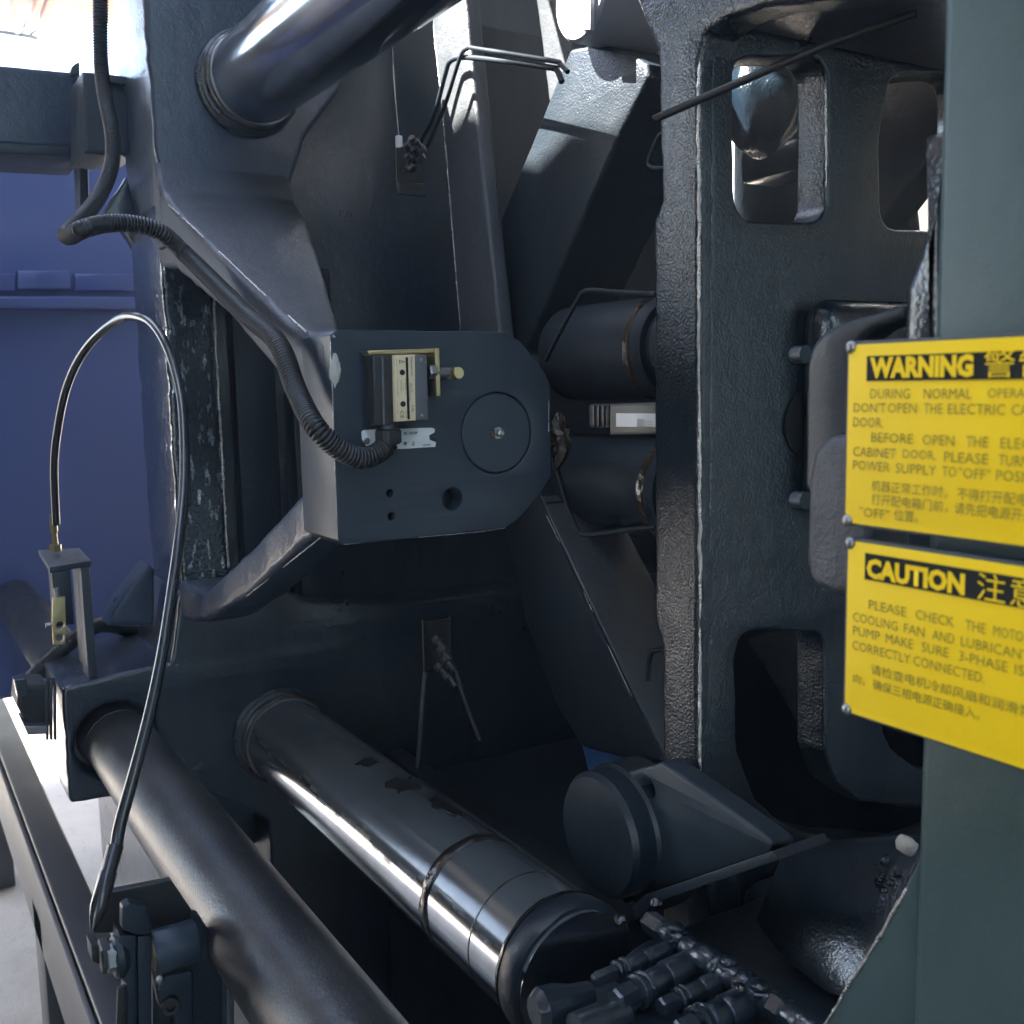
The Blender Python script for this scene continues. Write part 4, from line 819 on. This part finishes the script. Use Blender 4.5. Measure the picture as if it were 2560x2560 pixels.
# ================================================================== LOWER HINGE ASSEMBLY
def N(x, y): return x*0.3106, 2060+y*0.3106
XH = -0.74
def nx(pts, x=XH): return pxl([N(*p) for p in pts], 'X', x)
hg = thing('guard_hinge', PX(*N(1100, 1600), XH), 'black hinge bracket with roller, nut and socket screw at the bottom left', 'hinge')
slab('mount_plate', nx([(890, 550), (1380, 455), (1560, 720), (1600, 880), (1220, 870), (760, 880), (735, 780), (735, 740)], XH-0.03), 'X', XH-0.03, 0.008, 'black', hg, bevel=0.001)
slab('gusset_plate', nx([(1560, 720), (1600, 730), (1885, 1175), (1885, 1900), (1230, 1900), (1230, 1205), (1545, 1140)], XH-0.018), 'X', XH-0.018, 0.008, 'flat', hg, bevel=0.001)
slab('gusset_edge', nx([(1825, 1180), (1885, 1175), (1890, 1900), (1828, 1900)], XH-0.004), 'X', XH-0.004, 0.0135, 'dusty', hg, bevel=0.001)
slab('clamp_bar', nx([(985, 680), (1040, 640), (1180, 665), (1222, 780), (1222, 890), (1100, 900), (985, 860)], XH+0.004), 'X', XH+0.004, 0.012, 'flat', hg, bevel=0.002, rad=0.003)
slab('clamp_bar', nx([(965, 900), (1100, 900), (1105, 1900), (1035, 1900), (1030, 1300), (965, 1240)], XH+0.004), 'X', XH+0.004, 0.026, 'flat', hg, bevel=0.0015)
slab('clamp_bar', nx([(1106, 905), (1222, 900), (1225, 1900), (1112, 1900)], XH+0.001), 'X', XH+0.001, 0.022, 'flat', hg, bevel=0.0015)
lathe('roller', PX(*N(1225, 1040), XH-0.004), (0, 1, 0), [(0, 0.0150), (0.001, 0.0158), (0.030, 0.0158), (0.031, 0.0150)], 'smooth', hg, 36, 40)
lathe('washer', PX(*N(1222, 1050), XH-0.004), (0, 1, 0), [(0, 0.012), (0.0012, 0.012)], 'brass', hg, 28, 30)
lathe('nut', PX(*N(850, 1090), XH), (0, 1, 0), [(0, 0.0085), (0.001, 0.0098), (0.007, 0.0098), (0.008, 0.0085)], 'steel', hg, 6, 20)
lathe('nut', PX(*N(800, 1070), XH-0.006), (0, 1, 0), [(0, 0.011), (0.001, 0.0125), (0.006, 0.0125), (0.007, 0.011)], 'black', hg, 6, 20)
lathe('bolt', PX(*N(905, 1080), XH-0.004), (0, 1, 0), [(0, 0.013), (0.002, 0.015), (0.006, 0.015), (0.010, 0.010)], 'flat', hg, 24, 40)
slab('side_cheek', nx([(735, 980), (800, 970), (800, 1130), (745, 1110)], XH-0.01), 'X', XH-0.01, 0.02, 'black', hg, bevel=0.001)
slab('screw_boss', nx([(1330, 1225), (1560, 1180), (1560, 1900), (1410, 1900), (1400, 1560), (1290, 1490), (1260, 1330)], XH-0.002), 'X', XH-0.002, 0.015, 'flat', hg, bevel=0.002, rad=0.004)
sc = PX(*N(1368, 1445), XH-0.002)
lathe('socket_screw', sc, (1, -0.15, 0), [(0, 0.0066), (0.005, 0.0066), (0.0056, 0.006), (0.0056, 0.0035), (0.002, 0.0033), (0.002, 0.0)], 'black', hg, 24, 30)
slab('strap', nx([(950, 1335), (1040, 1285), (1042, 1900), (930, 1900)], XH-0.004), 'X', XH-0.004, 0.004, 'black', hg, bevel=0.0006)
lump('chip', PX(*N(1280, 1240), XH), (0.004, 0.004, 0.006), 'steel', hg, 0.5, 2, 2, 2)
# yellow scrap on the floor
ys = slab('yellow_scrap', pxl([(-30, 2525), (10, 2522), (24, 2535), (26, 2600), (-30, 2600)], 'Z', -1.2), 'Z', 0.008, 0.004, 'yellow', None, bevel=0.0005)
me_ = ys.data
tag(ys, 'yellow scrap on the concrete in the bottom left corner', 'scrap')

# ================================================================== EDGE HIGHLIGHTS AND WEAR put in as bare metal (parts of the castings)
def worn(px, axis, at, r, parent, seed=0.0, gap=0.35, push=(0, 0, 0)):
    """painted-in edge highlight and bare-metal wear: an uneven bead, broken in places"""
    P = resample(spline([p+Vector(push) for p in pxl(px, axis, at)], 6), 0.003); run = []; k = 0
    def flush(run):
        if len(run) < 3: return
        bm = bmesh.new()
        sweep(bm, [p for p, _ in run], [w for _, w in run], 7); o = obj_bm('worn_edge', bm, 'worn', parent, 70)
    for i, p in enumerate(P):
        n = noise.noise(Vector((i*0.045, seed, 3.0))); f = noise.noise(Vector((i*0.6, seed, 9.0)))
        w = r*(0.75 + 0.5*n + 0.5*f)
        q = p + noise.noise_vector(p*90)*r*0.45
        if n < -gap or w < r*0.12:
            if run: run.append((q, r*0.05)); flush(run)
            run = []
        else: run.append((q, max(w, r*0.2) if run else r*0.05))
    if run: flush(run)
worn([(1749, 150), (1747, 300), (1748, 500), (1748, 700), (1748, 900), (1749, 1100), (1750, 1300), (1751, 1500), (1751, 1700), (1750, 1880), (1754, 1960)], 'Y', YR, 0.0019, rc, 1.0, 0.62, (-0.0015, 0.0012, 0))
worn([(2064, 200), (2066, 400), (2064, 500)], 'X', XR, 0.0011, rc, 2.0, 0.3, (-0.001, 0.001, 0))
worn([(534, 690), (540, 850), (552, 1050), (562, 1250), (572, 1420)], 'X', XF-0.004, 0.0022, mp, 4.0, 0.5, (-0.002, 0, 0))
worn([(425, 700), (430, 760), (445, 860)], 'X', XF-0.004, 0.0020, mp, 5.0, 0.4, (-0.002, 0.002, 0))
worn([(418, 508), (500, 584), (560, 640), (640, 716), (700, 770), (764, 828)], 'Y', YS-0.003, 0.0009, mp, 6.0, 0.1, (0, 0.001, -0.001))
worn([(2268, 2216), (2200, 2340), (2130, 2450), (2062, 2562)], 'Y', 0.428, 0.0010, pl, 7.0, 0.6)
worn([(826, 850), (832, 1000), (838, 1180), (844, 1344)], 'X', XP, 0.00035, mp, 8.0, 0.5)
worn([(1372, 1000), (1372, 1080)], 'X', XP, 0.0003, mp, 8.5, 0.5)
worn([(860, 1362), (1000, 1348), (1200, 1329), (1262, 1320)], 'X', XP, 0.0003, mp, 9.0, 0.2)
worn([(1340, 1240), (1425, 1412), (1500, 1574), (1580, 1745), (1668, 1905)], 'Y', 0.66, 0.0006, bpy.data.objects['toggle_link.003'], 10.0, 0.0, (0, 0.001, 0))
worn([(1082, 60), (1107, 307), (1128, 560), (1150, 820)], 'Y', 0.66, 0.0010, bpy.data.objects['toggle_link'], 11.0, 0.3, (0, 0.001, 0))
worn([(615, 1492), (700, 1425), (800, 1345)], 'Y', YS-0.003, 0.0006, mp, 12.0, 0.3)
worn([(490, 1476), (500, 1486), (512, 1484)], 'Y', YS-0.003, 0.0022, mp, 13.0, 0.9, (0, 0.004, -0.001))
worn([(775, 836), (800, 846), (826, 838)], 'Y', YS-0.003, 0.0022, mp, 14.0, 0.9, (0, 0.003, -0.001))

# ================================================================== HAZE: the bluish lens veil put in as dusty shed air
HAZE = 0.029
hb = box('haze', (-15.5, -15.5, -1.0), (15.5, 15.5, 3.75), 'ink', None, 0)
hm = bpy.data.materials.new('shed_haze'); hm.use_nodes = True; hm.node_tree.nodes.clear()
ho = hm.node_tree.nodes.new('ShaderNodeOutputMaterial'); hv = hm.node_tree.nodes.new('ShaderNodeVolumePrincipled')
hv.inputs['Color'].default_value = (0.80, 0.88, 1.0, 1); hv.inputs['Density'].default_value = HAZE; hv.inputs['Anisotropy'].default_value = 0.3
hm.node_tree.links.new(hv.outputs[0], ho.inputs['Volume'])
hb.data.materials.clear(); hb.data.materials.append(hm); hb['kind'] = 'stuff'; hb['label'] = 'pale bluish haze added for the lens veil'
